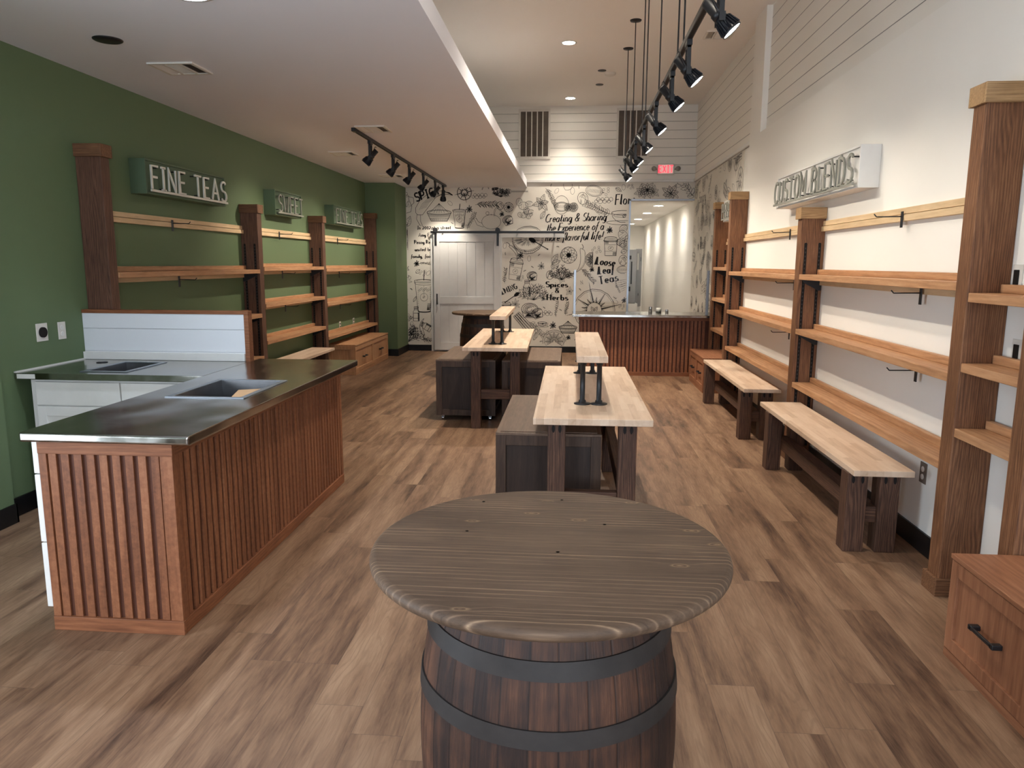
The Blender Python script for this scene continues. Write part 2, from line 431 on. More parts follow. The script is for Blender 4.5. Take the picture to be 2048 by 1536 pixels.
def box(name, m, parent, x0, x1, y0, y1, z0, z1, bevel=.003, label=None):
    return MB().box(x0, x1, y0, y1, z0, z1).build(name, m, parent, bevel, label)
def struct(o): o['kind'] = 'structure'; return o

# ------------------------------------------------------------------ room shell
XL, XR, XR2, YB, YF = -3.48, 2.0, 2.12, 13.4, -2.6
ZS, ZC = 2.92, 4.28
struct(box('floor', M['floor'], None, XL-.2, XR2+.2, YF-.2, 22.6, -.1, 0, 0))
struct(box('ceiling', M['ceiling'], None, XL-.2, XR2+.2, YF-.2, YB+.2, ZC, ZC+.1, 0))
struct(box('ceiling_soffit', M['soffit'], None, XL, -.80, YF, YB, ZS, ZS+.13, 0))
wl = MB().box(XL-.15, XL, 4.13, YB, 0, ZC).box(XL-.15, -3.40, YF, .2, 0, ZC).box(XL-.15, -3.40, 1.7, 4.13, 0, ZC).box(XL-.15, -3.40, .2, 1.7, 0, .25).box(XL-.15, -3.40, .2, 1.7, 2.2, ZC); wl.box(XL, -2.97, 12.56, YB, 0, ZS)
struct(wl.build('wall_left', M['green']))
# right wall: plain paint to 3 m, recessed shiplap above, full-height pier at Y 8.46..8.8, then set back
JY = 8.94
wr = MB().box(XR, XR2+.15, YF, JY, 0, 3.0, 0); wr.box(XR, XR2+.15, 8.46, JY, 3.0, ZC, 0)
wr.box(2.062, XR2+.15, YF, 8.46, 3.0, ZC, 1); wr.box(XR2, XR2+.15, JY, 22.6, 0, 3.0, 0); wr.box(XR2-.012, XR2+.15, JY, YB, 3.0, ZC, 1)
struct(wr.build('wall_right', [M['white_wall'], M['shiplap']]))
# back wall with the passage opening
OX0, OZ = 1.015, 2.70
wb = MB().box(XL-.15, OX0, YB, YB+.15, 0, 3.0, 0); wb.box(OX0, XR2+.15, YB, YB+.15, OZ, 3.0, 0); wb.box(XL-.15, XR2+.15, YB-.012, YB+.15, 3.0, ZC, 1)
struct(wb.build('wall_back', [M['white_wall'], M['shiplap']]))
struct(box('trim_1', M['white'], None, -.80, XR2-.02, YB-.04, YB-.013, 3.0, 3.045, .004))
struct(box('trim_2', M['white'], None, XR2-.04, XR2-.013, JY, YB-.04, 3.0, 3.045, .004))
struct(MB().box(OX0-.02, OX0+.012, YB-.012, YB+.16, 0, OZ+.012).box(OX0-.02, XR2, YB-.012, YB+.004, OZ-.012, OZ+.012).build('trim_3', M['alu']))
# front wall with two shop windows and a glazed door (behind the camera)
wf = MB()
for a, b, c, d in ((XL-.15, -2.1, 0, ZC), (-.9, -.6, 0, ZC), (.3, .5, 0, ZC), (1.9, XR2+.15, 0, ZC)): wf.box(a, b, YF-.15, YF, c, d)
wf.box(-2.1, -.9, YF-.15, YF, 0, .35); wf.box(-2.1, -.9, YF-.15, YF, 2.75, ZC); wf.box(.5, 1.9, YF-.15, YF, 0, .35); wf.box(.5, 1.9, YF-.15, YF, 2.75, ZC); wf.box(-.6, .3, YF-.15, YF, 2.3, ZC)
struct(wf.build('wall_front', M['white_wall']))
for i, (a, b) in enumerate(((-2.1, -.9), (.5, 1.9))):
    m = MB().box(a, a+.05, YF-.1, YF-.04, .35, 2.75).box(b-.05, b, YF-.1, YF-.04, .35, 2.75).box(a+.05, b-.05, YF-.1, YF-.04, .35, .4).box(a+.05, b-.05, YF-.1, YF-.04, 2.7, 2.75).box((a+b)/2-.025, (a+b)/2+.025, YF-.1, YF-.04, .4, 2.7)
    struct(m.build('window_%d' % (i+1), M['black']))
m = MB().box(-3.56, -3.50, .2, .25, .25, 2.2).box(-3.56, -3.50, 1.65, 1.7, .25, 2.2).box(-3.56, -3.50, .25, 1.65, .25, .3).box(-3.56, -3.50, .25, 1.65, 2.15, 2.2)
struct(m.build('window_3', M['black']))  # side window out of view, put in to bring blue light to the counter
d2 = struct(box('door_2', M['black'], None, -.6, .3, YF-.1, YF-.05, 0, 2.3, .004))
# passage beyond the opening
struct(MB().box(OX0-.15, OX0, YB+.15, 22.6, 0, 2.75).build('wall_passage_left', M['white_wall']))
struct(box('wall_passage_end', M['white_wall'], None, OX0-.15, XR2+.15, 22.4, 22.6, 0, 2.75, 0))
struct(box('ceiling_passage', M['ceiling'], None, OX0-.15, XR2+.15, YB+.15, 22.6, 2.69, 2.79, 0))
# black vinyl baseboards
struct(MB().box(XL, XL+.012, 4.14, 12.56, 0, .12).box(-3.40, -3.388, YF, 4.14, 0, .12).box(XL, -3.388, 4.13, 4.142, 0, .12).box(XL, -2.958, 12.548, 12.56, 0, .12).box(-2.97, -2.958, 12.56, YB, 0, .12).build('baseboard_left', M['black_base']))
struct(MB().box(XR-.012, XR, YF, JY, 0, .12).box(XR2-.012, XR2, JY, YB, 0, .12).build('baseboard_right', M['black_base']))
struct(MB().box(-2.958, -2.53, YB-.012, YB, 0, .11).box(-1.24, OX0-.02, YB-.012, YB, 0, .11).build('baseboard_back', M['black_base']))

# ------------------------------------------------------------------ stroke font
def A(cx, cy, rx, ry, a0, a1, n=None):
    n = n or max(3, int(abs(a1-a0)/24))
    return [(cx+rx*math.cos(R(a0+(a1-a0)*i/n)), cy+ry*math.sin(R(a0+(a1-a0)*i/n))) for i in range(n+1)]
G = {
 'A': (.62, [[(0, 0), (.3, 1), (.6, 0)], [(.1, .33), (.5, .33)]]),
 'B': (.55, [[(0, 0), (0, 1), (.25, 1)]+A(.25, .76, .22, .24, 90, -90)+[(0, .52)], [(.25, .52)]+A(.25, .26, .26, .26, 90, -90)+[(0, 0)]]),
 'C': (.56, [A(.32, .5, .31, .5, 52, 308)]),
 'D': (.58, [[(0, 0), (0, 1), (.2, 1)]+A(.2, .5, .35, .5, 90, -90)+[(0, 0)]]),
 'E': (.50, [[(.46, 1), (0, 1), (0, 0), (.46, 0)], [(0, .52), (.38, .52)]]),
 'F': (.46, [[(.46, 1), (0, 1), (0, 0)], [(0, .52), (.38, .52)]]),
 'G': (.6, [A(.32, .5, .31, .5, 52, 330)+[(.6, .45), (.38, .45)]]),
 'H': (.6, [[(0, 0), (0, 1)], [(.52, 0), (.52, 1)], [(0, .5), (.52, .5)]]),
 'I': (.3, [[(.15, 0), (.15, 1)], [(0, 1), (.3, 1)], [(0, 0), (.3, 0)]]),
 'L': (.48, [[(0, 1), (0, 0), (.44, 0)]]),
 'M': (.7, [[(0, 0), (0, 1), (.33, .3), (.66, 1), (.66, 0)]]),
 'N': (.58, [[(0, 0), (0, 1), (.52, 0), (.52, 1)]]),
 'O': (.62, [A(.3, .5, .3, .5, 90, 450)]),
 'P': (.52, [[(0, 0), (0, 1), (.24, 1)]+A(.24, .74, .24, .26, 90, -90)+[(0, .48)]]),
 'R': (.55, [[(0, 0), (0, 1), (.24, 1)]+A(.24, .74, .24, .26, 90, -90)+[(0, .48)], [(.2, .48), (.5, 0)]]),
 'S': (.52, [A(.26, .75, .23, .25, 35, 270)+A(.25, .25, .25, .25, 90, -145)[1:]]),
 'T': (.56, [[(0, 1), (.54, 1)], [(.27, 1), (.27, 0)]]),
 'U': (.56, [[(0, 1), (0, .28)]+A(.26, .28, .26, .28, 180, 360)+[(.52, 1)]]),
 'W': (.8, [[(0, 1), (.2, 0), (.39, .8), (.58, 0), (.78, 1)]]),
 'X': (.56, [[(0, 0), (.5, 1)], [(0, 1), (.5, 0)]]),
 'Y': (.56, [[(0, 1), (.27, .5), (.54, 1)], [(.27, .5), (.27, 0)]]),
 '&': (.66, [[(.6, .0), (.15, .62)]+A(.28, .78, .15, .2, 200, -20)+[(.08, .38)]+A(.25, .22, .22, .22, 150, 330)+[(.58, .45)]]),
 '!': (.2, [[(.1, 1), (.07, .3)], [(.05, .03), (.07, 0)]]),
 ',': (.2, [[(.1, .05), (.04, -.14)]]), '.': (.2, [[(.05, .02), (.09, 0)]]), '-': (.3, [[(.04, .3), (.26, .3)]]),
 '0': (.5, [A(.22, .4, .2, .4, 90, 450)]), '2': (.5, [A(.22, .58, .2, .22, 160, -30)+[(.02, 0), (.44, 0)]]),
 'a': (.48, [A(.2, .26, .2, .26, 40, 400), [(.4, .52), (.4, .1), (.5, .0)]]),
 'b': (.46, [[(.03, 1), (.03, .2)], A(.22, .26, .19, .26, 180, 540)]),
 'c': (.4, [A(.22, .26, .2, .26, 50, 320)]),
 'd': (.48, [A(.2, .26, .2, .26, 0, 360), [(.4, 1), (.4, .08), (.48, 0)]]),
 'e': (.44, [[(.04, .26), (.38, .3)]+A(.21, .28, .18, .26, 10, 315)]),
 'f': (.32, [A(.34, .8, .16, .2, 80, 180)+[(.1, -.28)], [(.0, .5), (.32, .5)]]),
 'g': (.46, [A(.2, .26, .2, .26, 40, 400), [(.4, .52), (.4, -.15)]+A(.2, -.15, .2, .18, 0, -150)]),
 'h': (.46, [[(.03, 1), (.03, 0)], A(.2, .32, .17, .2, 180, 0)+[(.37, 0), (.44, 0)]]),
 'i': (.22, [[(.08, .52), (.08, .06), (.18, 0)], [(.08, .72), (.11, .76)]]),
 'k': (.42, [[(.03, 1), (.03, 0)], [(.36, .5), (.05, .22), (.4, 0)]]),
 'l': (.2, [[(.06, 1), (.06, .06), (.16, 0)]]),
 'm': (.72, [[(.03, .52), (.03, 0)], A(.18, .34, .14, .18, 180, 0)+[(.32, 0)], A(.48, .34, .16, .18, 180, 0)+[(.64, .04), (.7, 0)]]),
 'n': (.46, [[(.03, .52), (.03, 0)], A(.2, .32, .17, .2, 180, 0)+[(.37, .04), (.44, 0)]]),
 'o': (.46, [A(.21, .26, .2, .26, 90, 450)]),
 'p': (.46, [[(.03, .52), (.03, -.35)], A(.22, .26, .19, .26, 180, 540)]),
 'r': (.34, [[(.03, .52), (.03, 0)], A(.2, .3, .17, .2, 180, 50)]),
 's': (.36, [A(.18, .39, .14, .13, 40, 270)+A(.17, .13, .16, .13, 90, -150)[1:]]),
 't': (.32, [[(.12, .85), (.12, .1), (.28, .0)], [(0, .52), (.28, .52)]]),
 'u': (.46, [[(.03, .52), (.03, .2)]+A(.2, .2, .17, .2, 180, 360)+[(.37, .52), (.37, .06), (.45, 0)]]),
 'v': (.42, [[(.02, .52), (.2, 0), (.38, .52)]]),
 'w': (.6, [[(.02, .52), (.15, 0), (.28, .4), (.42, 0), (.55, .52)]]),
 'x': (.4, [[(.0, .52), (.36, 0)], [(.36, .52), (0, 0)]]),
 'y': (.44, [[(.03, .52), (.03, .2)]+A(.2, .2, .17, .2, 180, 360), [(.37, .52), (.37, -.2)]+A(.18, -.2, .19, .14, 0, -140)]),
 ' ': (.3, []),
}
def text_strokes(s, h, gap=.14, xs=1.0, split=False):
    x = 0; out = []
    for ch in s:
        w, st = G[ch]
        q = [[((x+a*xs)*h, b*h) for a, b in p] for p in st]
        if split and q: out.append(q)
        elif not split: out += q
        x += w*xs+gap
    return out, (x-gap)*h

def ribbon(pts, wfun):
    """left/right offset points with mitres"""
    n = len(pts); L = []; Rr = []
    for i in range(n):
        a = pts[max(0, i-1)]; b = pts[min(n-1, i+1)]
        dx, dy = b[0]-a[0], b[1]-a[1]; l = math.hypot(dx, dy) or 1
        dx /= l; dy /= l; k = 1.0
        if 0 < i < n-1:
            e = (pts[i+1][0]-pts[i][0], pts[i+1][1]-pts[i][1]); le = math.hypot(*e) or 1
            c = (e[0]*dx+e[1]*dy)/le; k = 1/max(.45, c)
        w = wfun(dx, dy)/2*k
        L.append((pts[i][0]-dy*w, pts[i][1]+dx*w)); Rr.append((pts[i][0]+dy*w, pts[i][1]-dx*w))
    return L, Rr

# ------------------------------------------------------------------ wall mural (printed paper: line drawings as ink in the sheet's own mesh)
class Ink:
    def __init__(s, mp): s.mb = MB(); s.mp = mp; s.T = (0, 0, 1, 0, 1)
    def at(s, x, y, sc=1, rot=0, fx=1):
        s.T = (x, y, sc, R(rot), fx); return s
    def tr(s, p):
        x, y, sc, r, fx = s.T
        a, b = p[0]*sc*fx, p[1]*sc
        return (x+a*math.cos(r)-b*math.sin(r), y+a*math.sin(r)+b*math.cos(r))
    def line(s, pts, w=.006, mi=0, nib=None):
        q = [s.tr(p) for p in pts]
        if nib: wf = lambda dx, dy: nib[0]+(nib[1]-nib[0])*abs(dy*math.cos(nib[2])+dx*math.sin(nib[2]))
        else: wf = lambda dx, dy: w
        L, Rr = ribbon(q, wf); n = len(q)
        s.mb.add([s.mp(p) for p in L+Rr], [(i, i+1, n+i+1, n+i) for i in range(n-1)], mi)
    def fill(s, pts, mi=0):
        q = [s.tr(p) for p in pts]
        s.mb.add([s.mp(p) for p in q], [tuple(range(len(q)))], mi)
    def text(s, txt, x, y, h, w=None, nib=None, rot=0, shear=0, xs=1, gap=.14, mi=0):
        st, _ = text_strokes(txt, h, gap, xs); s.at(x, y, 1, rot)
        for p in st: s.line([(a+b*shear, b) for a, b in p], w or .006, mi, nib)

W0 = .0055
def leaf(k, l=.1, wd=.035, vein=True, fill=False, w=W0, hatch=0):
    up = [(l*t/8, wd*math.sin(PI*(t/8)**.8)) for t in range(9)]; dn = [(a, -b) for a, b in up]
    k.line(up, w); k.line(dn, w)
    if vein: k.line([(0, 0), (l*.9, 0)], w*.8)
    for i in range(hatch):
        t = .12+.76*i/hatch; y = wd*math.sin(PI*t**.8)*.85
        k.line([(l*t, 0), (l*(t+.1), y)], w*.6); k.line([(l*t, 0), (l*(t+.1), -y)], w*.6)
def sub(k, dx, dy, rot, fn, *a, sc=1, **kw):
    T = k.T; x, y = k.tr((dx, dy)); k.T = (x, y, T[2]*sc, T[3]+R(rot)*T[4], T[4]); fn(k, *a, **kw); k.T = T
def ring(k, cx, cy, rx, ry=None, w=W0, a0=0, a1=360): k.line(A(cx, cy, rx, ry or rx, a0, a1), w)
def star(k, r=.07, n=8, dark=True):
    for i in range(n):
        sub(k, 0, 0, 360/n*i+7*(i % 2), leaf, r*(.8+.3*((i*7) % 3)/2), r*.16, True, w=W0*.9 if dark else W0*.6)
        if dark: sub(k, 0, 0, 360/n*i, lambda q: q.line([(0, 0), (r*.7, 0)], r*.11))
def sprig(k, l=.25, n=9, nl=.05, dark=True, w=W0):
    k.line([(l*t/6, .02*math.sin(t)) for t in range(7)], w)
    for i in range(n):
        x = l*(.1+.9*i/n)
        for sgn in (1, -1):
            a = sgn*(50+random.uniform(-14, 14)); ll = nl*random.uniform(.7, 1.2)
            if dark: sub(k, x, .01, a, lambda q: q.line([(0, 0), (ll*.5, ll*.06), (ll, 0)], w*1.5))
            else: sub(k, x, .01, a, leaf, ll, ll*.25, False, w=w*.8)
def bush(k, r=.12, n=16, w=W0):
    for i in range(n):
        a = 20+140*i/(n-1)+random.uniform(-8, 8); l = r*random.uniform(.7, 1.15)
        sub(k, 0, 0, a, lambda q: q.line([(0, 0), (l*.5, .008), (l, 0)], w))
        for t in (.45, .65, .85):
            for sg in (40, -40): sub(k, math.cos(R(a))*l*t, math.sin(R(a))*l*t, a+sg, lambda q: q.line([(0, 0), (r*.22, 0)], w*1.3))
def bouquet(k, r=.1, n=7, hatch=4):
    for i in range(n): sub(k, 0, 0, 360/n*i+12, leaf, r*(.85+.25*(i % 2)), r*.27, True, hatch=hatch, w=.0055*min(1, r/.15))
def slice_(k, r=.13, a0=0, a1=360, n=10):
    W0 = .0055*min(1, (r/.12)**1.2)
    ring(k, 0, 0, r, a0=a0, a1=a1, w=W0*1.3); ring(k, 0, 0, r*.88, a0=a0, a1=a1, w=W0*.8)
    for i in range(n):
        am = a0+(a1-a0)*(i+.5)/n; h = (a1-a0)/n*.42
        p = [(0.08*r*math.cos(R(am)), .08*r*math.sin(R(am)))]+A(0, 0, r*.8, r*.8, am-h, am+h, 4); p.append(p[0])
        k.line(p, W0*.8)
        for q in (-.5, 0, .5):
            a = R(am+h*q); k.line([(r*.3*math.cos(a), r*.3*math.sin(a)), (r*.68*math.cos(a), r*.68*math.sin(a))], W0*.7)
    if a1-a0 < 350:
        k.line([(r*math.cos(R(a0)), r*math.sin(R(a0))), (r*math.cos(R(a1)), r*math.sin(R(a1)))], W0)
def half_orange(k, r=.28):
    ring(k, 0, 0, r, r*.8, W0*1.4); ring(k, 0, 0, r*.92, r*.72, W0*.8)
    for i in range(12):
        a = R(30*i); k.line([(r*.08*math.cos(a), r*.05*math.sin(a)), (r*.86*math.cos(a), r*.46*math.sin(a))], W0)
        for d in (-9, -4, 4, 9):
            b = a+R(d); k.line([(r*.4*math.cos(b), r*.22*math.sin(b)), (r*.8*math.cos(b), r*.42*math.sin(b))], W0*.6)
    k.line(A(0, 0, r, r*.95, 180, 360), W0*1.5)
    for i in range(22):
        a = R(188+164*i/21); k.line([(r*.97*math.cos(a), r*.92*math.sin(a)), (r*.80*math.cos(a), r*.70*math.sin(a)+-.01)], W0*.6)
def cup_hot(k, h=.24, w=.13):
    k.line([(-w*.42, 0), (-w*.5, h*.75), (w*.5, h*.75), (w*.42, 0), (-w*.42, 0)], W0*1.2)
    ring(k, 0, h*.76, w*.56, h*.05); k.line([(-w*.52, h*.78), (-w*.44, h*.92)]+A(0, h*.92, w*.44, h*.05, 180, 0)+[(w*.52, h*.78)], W0*1.1)
    ring(k, 0, h*.92, w*.44, h*.045, W0*.8)
    for y in (.22, .56): k.line([(-w*.47, h*y), (w*.47, h*y)], W0*.7)
    ring(k, 0, h*.38, w*.2, h*.11, W0*.7); sub(k, -.015, h*.36, 35, leaf, .04, .01, w=W0*.6)
    for i in range(7):
        x = w*(.18+.04*i); k.line([(x, h*.03), (x+.004, h*.19)], W0*.9)
        k.line([(-x, h*.6), (-x, h*.74)], W0*.8)
def cup_ice(k, h=.3, w=.15):
    k.line([(-w*.36, 0), (-w*.5, h*.8)], W0*1.2); k.line([(w*.36, 0), (w*.5, h*.8)], W0*1.6); k.line(A(0, 0, w*.36, h*.03, 180, 360), W0*3)
    ring(k, 0, h*.82, w*.56, h*.05); k.line([(-w*.56, h*.8)]+A(0, h*.76, w*.52, h*.05, 180, 360)+[(w*.56, h*.8)], W0); ring(k, 0, h*.83, w*.42, h*.03, W0*.7)
    k.line([(.0, h*.84), (.012, h*1.12)], W0*2.4); k.line([(0, h*.4), (0, h*.7)], W0*.7)
    ring(k, 0, h*.38, w*.22, w*.22, W0*.8); sub(k, -.02, h*.36, 40, leaf, .05, .014, w=W0*.7)
    for i in range(12):
        x = w*(.2+.018*i); k.line([(x*.8, h*.03), (x*.85+.006, h*(.12+.05*(i % 3)))], W0*.9)
        y = h*(.1+.05*i); k.line([(w*.33, y), (w*.44, y+.01)], W0*.9); k.line([(-w*.37, y), (-w*.3, y+.01)], W0*.6)
    for i in range(8): ring(k, -w*.28+w*.08*i, h*(.56+.03*(i % 3)), w*.05, w*.05, W0*.6)
def chili(k, l=.3, wd=.035):
    n = 12; c = [(l*i/n, .09*l/.3*math.sin(PI*.75*i/n)) for i in range(n+1)]
    up = [(x, y+wd*(1-(i/n)**2)*min(1, (i+2)/3)) for i, (x, y) in enumerate(c)]; dn = [(x, y-wd*(1-(i/n)**2)*min(1, (i+2)/3)) for i, (x, y) in enumerate(c)]
    k.line([up[0], dn[0]], W0); k.line(up, W0); k.line(dn, W0*1.2)
    k.line([(0, 0), (-.03, .0), (-.055, -.02), (-.07, -.05)], W0*1.6)
    for i in range(1, n-2): k.line([(up[i][0], up[i][1]-wd*.3), (up[i+1][0], up[i+1][1]-wd*.3)], W0*.6)
def pepper_big(k, s=1.0):
    k.line([(.0, .0), (.0, .07), (.06, .17), (.17, .26), (.3, .31), (.42, .31), (.55, .25), (.5, .26), (.4, .27)], W0*1.3)
    k.line([(.4, .27), (.3, .22), (.22, .12), (.14, .02), (.1, -.03), (.03, -.03), (0, 0)], W0*1.3)
    k.line([(.02, -.02), (.01, -.09), (.06, -.18), (.1, -.19), (.07, -.12), (.07, -.03)], W0*1.2)
    for i in range(6):
        o = .02*i; k.line([(.05+o, .04+o*.3), (.1+o, .13+o*.2), (.2+o, .22), (.32+o, .27)], W0*.6)
    k.line([(.55, .25), (.5, .285), (.42, .3)], W0*2.6)
def juicer(k, w=.3, h=.2):
    k.line([(-w*.5, h*.55), (-w*.33, 0), (w*.33, 0), (w*.5, h*.55)], W0*1.6); ring(k, 0, h*.55, w*.5, h*.16, W0*1.4); ring(k, 0, h*.55, w*.43, h*.11, W0*.8)
    k.line([(-w*.36, h*.58), (-w*.2, h*.8), (0, h*1.1), (w*.2, h*.8), (w*.36, h*.58)], W0*1.2)
    for x in (-.22, -.1, .0, .1, .22): k.line([(x*w, h*.52), (x*w*.5, h*.85), (0, h*1.08)], W0*.8)
    for i in range(26):
        x = -w*.44+w*.88*i/25; b = h*.55-h*.16*math.sqrt(max(0, 1-(x/(w*.5))**2)); f = 1-abs(x)/w*.6
        k.line([(x, b), (x*.9, b*.62)], W0*.7)
        k.line([(x*.84, h*.2), (x*.76, h*.03)], W0*.8)
def garlic(k, r=.1):
    W0 = .0055*min(1, r/.1)
    ring(k, 0, 0, r, w=W0*1.4)
    for i in range(9): sub(k, 0, 0, 40*i, leaf, r*.97, r*.28, False, w=W0)
    for i in range(18): sub(k, 0, 0, 20*i, lambda q: q.line([(0, 0), (r*.3, 0)], W0*1.4))
def berries(k, r=.03, n=7):
    for i in range(n): ring(k, (i-n/2)*r*1.05, (.6*r if i % 2 else -.4*r), r*(.8+.3*(i % 3)/2), w=W0*.9)
def bubbles(k, r=.014, n=5):
    for i in range(n): ring(k, math.cos(i*2.4)*r*2.2*(1+.2*i), math.sin(i*2.4)*r*2*(1+.15*i), r, w=W0*.7)
def jug(k, h=.3):
    k.line([(-.04, h), (-.035, h*.8), (-.1, h*.4), (-.08, h*.08), (0, 0), (.08, h*.08), (.1, h*.4), (.045, h*.8), (.05, h)], W0*1.2)
    ring(k, 0, h, .045, .015); ring(k, 0, h*1.12, .025, .03); ring(k, 0, h*.42, .09, .02, W0*.7); k.line([(.05, h*.95), (.13, h*.9), (.14, h*.6), (.09, h*.45)], W0*1.2)
    sub(k, .0, h*.35, 70, leaf, .12, .02, w=W0*.8)
def bottle(k, h=.2, w=.08):
    k.line([(-w*.3, h*.8), (-w*.5, h*.66), (-w*.5, 0), (w*.5, 0), (w*.5, h*.66), (w*.3, h*.8)], W0*1.2); k.line([(-w*.36, h*.8), (-w*.36, h), (w*.36, h), (w*.36, h*.8), (-w*.36, h*.8)], W0*1.3)
    k.line([(-w*.36, h*.9), (w*.36, h*.9)], W0*2.2); k.line([(-w*.5, h*.55), (w*.5, h*.55), (w*.5, h*.2), (-w*.5, h*.2), (-w*.5, h*.55)], W0)
    for i in range(4): k.line([(w*(.28+.05*i), h*.02), (w*(.28+.05*i), h*.6)], W0*.8)
def teapot(k, s=1):
    ring(k, 0, .1, .15, .11, W0); k.line([(.0, .2), (.0, .22)], W0); ring(k, -.06, .23, .025); k.line(A(.1, .22, .06, .11, 20, 200), W0); k.line(A(.1, .22, .045, .09, 20, 200), W0*.8)
    k.line([(-.14, .08), (-.2, .1), (-.24, .16), (-.27, .15), (-.22, .05), (-.12, .02)], W0)
def teacup(k, w=.2):
    k.line(A(0, 0, w*.5, w*.42, 180, 360), W0*1.2); ring(k, 0, 0, w*.5, w*.1, W0*1.1); k.line(A(0, -w*.12, w*.42, w*.07, 0, 360), W0*.7)
    k.line(A(w*.52, -w*.14, w*.13, w*.12, 120, -120), W0); ring(k, 0, -w*.42, w*.72, w*.09, W0*.9); sub(k, 0, -w*.2, 50, leaf, w*.2, w*.06, hatch=2)
def ginger(k, s=1):
    for x, y, a, b in ((0, 0, .08, .06), (.09, .03, .06, .045), (-.07, .06, .05, .06), (.05, -.08, .05, .06), (.12, -.09, .045, .03)):
        k.line(A(x, y, a, b, 10, 330), W0)
        for q in (-.4, 0, .4): k.line([(x+a*q, y-b*.7), (x+a*q+.01, y+b*.7)], W0*.6)
def spoon(k, l=.22):
    k.line([(0, 0), (l*.7, 0)], W0*2.4); k.fill(A(l*.82, 0, l*.17, l*.1, 0, 336)); k.line([(0, 0), (.02, .0)], W0*4)
def dipper(k, l=.3):
    k.line([(0, -.008), (l*.7, -.008)], W0); k.line([(0, .008), (l*.7, .008)], W0)
    for i in range(5): ring(k, l*.75+.02*i, 0, .012, .05-.006*abs(i-2)*1.4, W0)
def sticks(k, l=.28):
    for i in range(4):
        y = .035*i-.05; k.line([(0, y), (l, y+.01*i)], W0*1.2); k.line([(0, y+.03), (l, y+.03+.01*i)], W0*1.2); ring(k, 0, y+.015, .012, .016, W0)
        for j in range(5): k.line([(.03+.05*j, y+.008), (.1+.04*j, y+.012)], W0*.6)
def compass(k, r=.24):
    ring(k, 0, 0, r, w=W0*1.5); ring(k, 0, 0, r*.93, w=W0*.8); ring(k, 0, 0, r*.36, w=W0*1.4)
    for i in range(16):
        L = r*(1.35 if i % 4 == 0 else .95 if i % 2 == 0 else .62); a = 360/16*i+12
        def sp(q):
            q.line([(r*.36, r*.07), (L, 0), (r*.36, -r*.07)], W0*1.1); q.line([(r*.36, 0), (L, 0)], W0)
            q.fill([(r*.36, 0), (L*.9, 0), (r*.36, -r*.05)])
        sub(k, 0, 0, a, sp)
    sub(k, 0, -.04, 60, leaf, r*.3, r*.08, hatch=3); sub(k, 0, -.04, 120, leaf, r*.3, r*.08, hatch=3)
def lemon(k, r=.1):
    ring(k, 0, 0, r, r*.62, W0*1.1); ring(k, 0, 0, r*.85, r*.5, W0*.7); k.line([(r, 0), (r*1.2, 0)], W0*2)
    for i in range(9): k.line([(-r*.7+r*.17*i, -r*.2), (-r*.6+r*.17*i, r*.2)], W0*.7)
def nut(k, r=.06):
    ring(k, 0, 0, r, r*1.2, W0*1.2)
    for i in range(8): k.line([(r*math.cos(i)*.8, r*math.sin(i*1.7)*.9), (r*math.cos(i+1)*.6, r*math.sin(i*1.7+1.2)*.8)], W0)
def rose(k, r=.09):
    for i in range(5): ring(k, math.sin(i)*.008, math.cos(i)*.008, r*(1-.18*i), r*(.7-.12*i), W0*1.5, 20*i, 300+20*i)
    k.line([(-r, 0), (-r*.7, -r), (r*.7, -r), (r, 0)], W0*1.5); k.fill([(-r*.6, -r*.9), (-r*.2, -r*.5), (r*.5, -r*.9)])
def comma(k, l=.03): k.line([(0, 0), (l*.5, l*.35), (l, l*.2)], W0*.9); k.line([(0, 0), (l*.5, l*.05), (l, l*.2)], W0*.9)
def drop(k, l=.025): ring(k, 0, 0, l*.6, l, W0*.7)

# fit of the photograph's wall area to wall metres (a real plane at Y = 13.4)
def wp(zx, zy):
    x = 760+zx/2.926; y = 340+zy/2.926
    return (-9.72148+8.426276e-3*x-9.33006e-4*y+9.479422e-7*x*y, 6.449952-2.030348e-4*x-9.31634e-3*y+4.658139e-7*x*y)
YM = YB-.004
k = Ink(lambda p: (p[0], YM-.0025, p[1]))
def put(zx, zy, rot, fn, *a, sc=1, fx=1, **kw):
    x, z = wp(zx, zy); k.at(x, z, sc, rot, fx); fn(k, *a, **kw)
def txt(s, zx, zy, hpx, w=None, nib=None, rot=0, shear=0, xs=1, gap=.14):
    x, z = wp(zx, zy); k.text(s, x, z, hpx/2.926*.0092, w, nib, rot, shear, xs, gap)
SCR = (.006, .018, .45)
txt('Creating & Sharing', 972, 305, 44, nib=SCR, rot=2, shear=.28, xs=.84, gap=.085)
txt('the Experience of a', 980, 358, 44, nib=SCR, rot=2, shear=.28, xs=.80, gap=.07)
txt('more flavorful life!', 972, 414, 44, nib=SCR, rot=2, shear=.28, xs=.80, gap=.085)
SER = (.007, .030, 0)
txt('Loose', 1268, 548, 42, nib=SER, rot=-6, shear=.1, xs=.85, gap=.16); txt('Leaf', 1284, 606, 42, nib=SER, rot=5, shear=.1, xs=.85, gap=.18); txt('Teas', 1290, 668, 44, nib=SER, rot=13, shear=.05, gap=.2)
txt('Spices', 978, 682, 30, nib=SER, xs=1.25, gap=.22); txt('&', 1032, 716, 28, nib=(.006, .022, 0), xs=1.2); txt('Herbs', 984, 760, 32, nib=SER, xs=1.25, gap=.24)
txt('LMING', 722, 726, 30, nib=(.008, .022, 0), rot=22, xs=.85, gap=.2)
txt('SPICY', 208, 186, 46, w=.026, rot=17, gap=.18); txt('Floral', 1380, 205, 56, nib=(.008, .022, .4), rot=4, shear=.15, xs=.8, gap=.12)
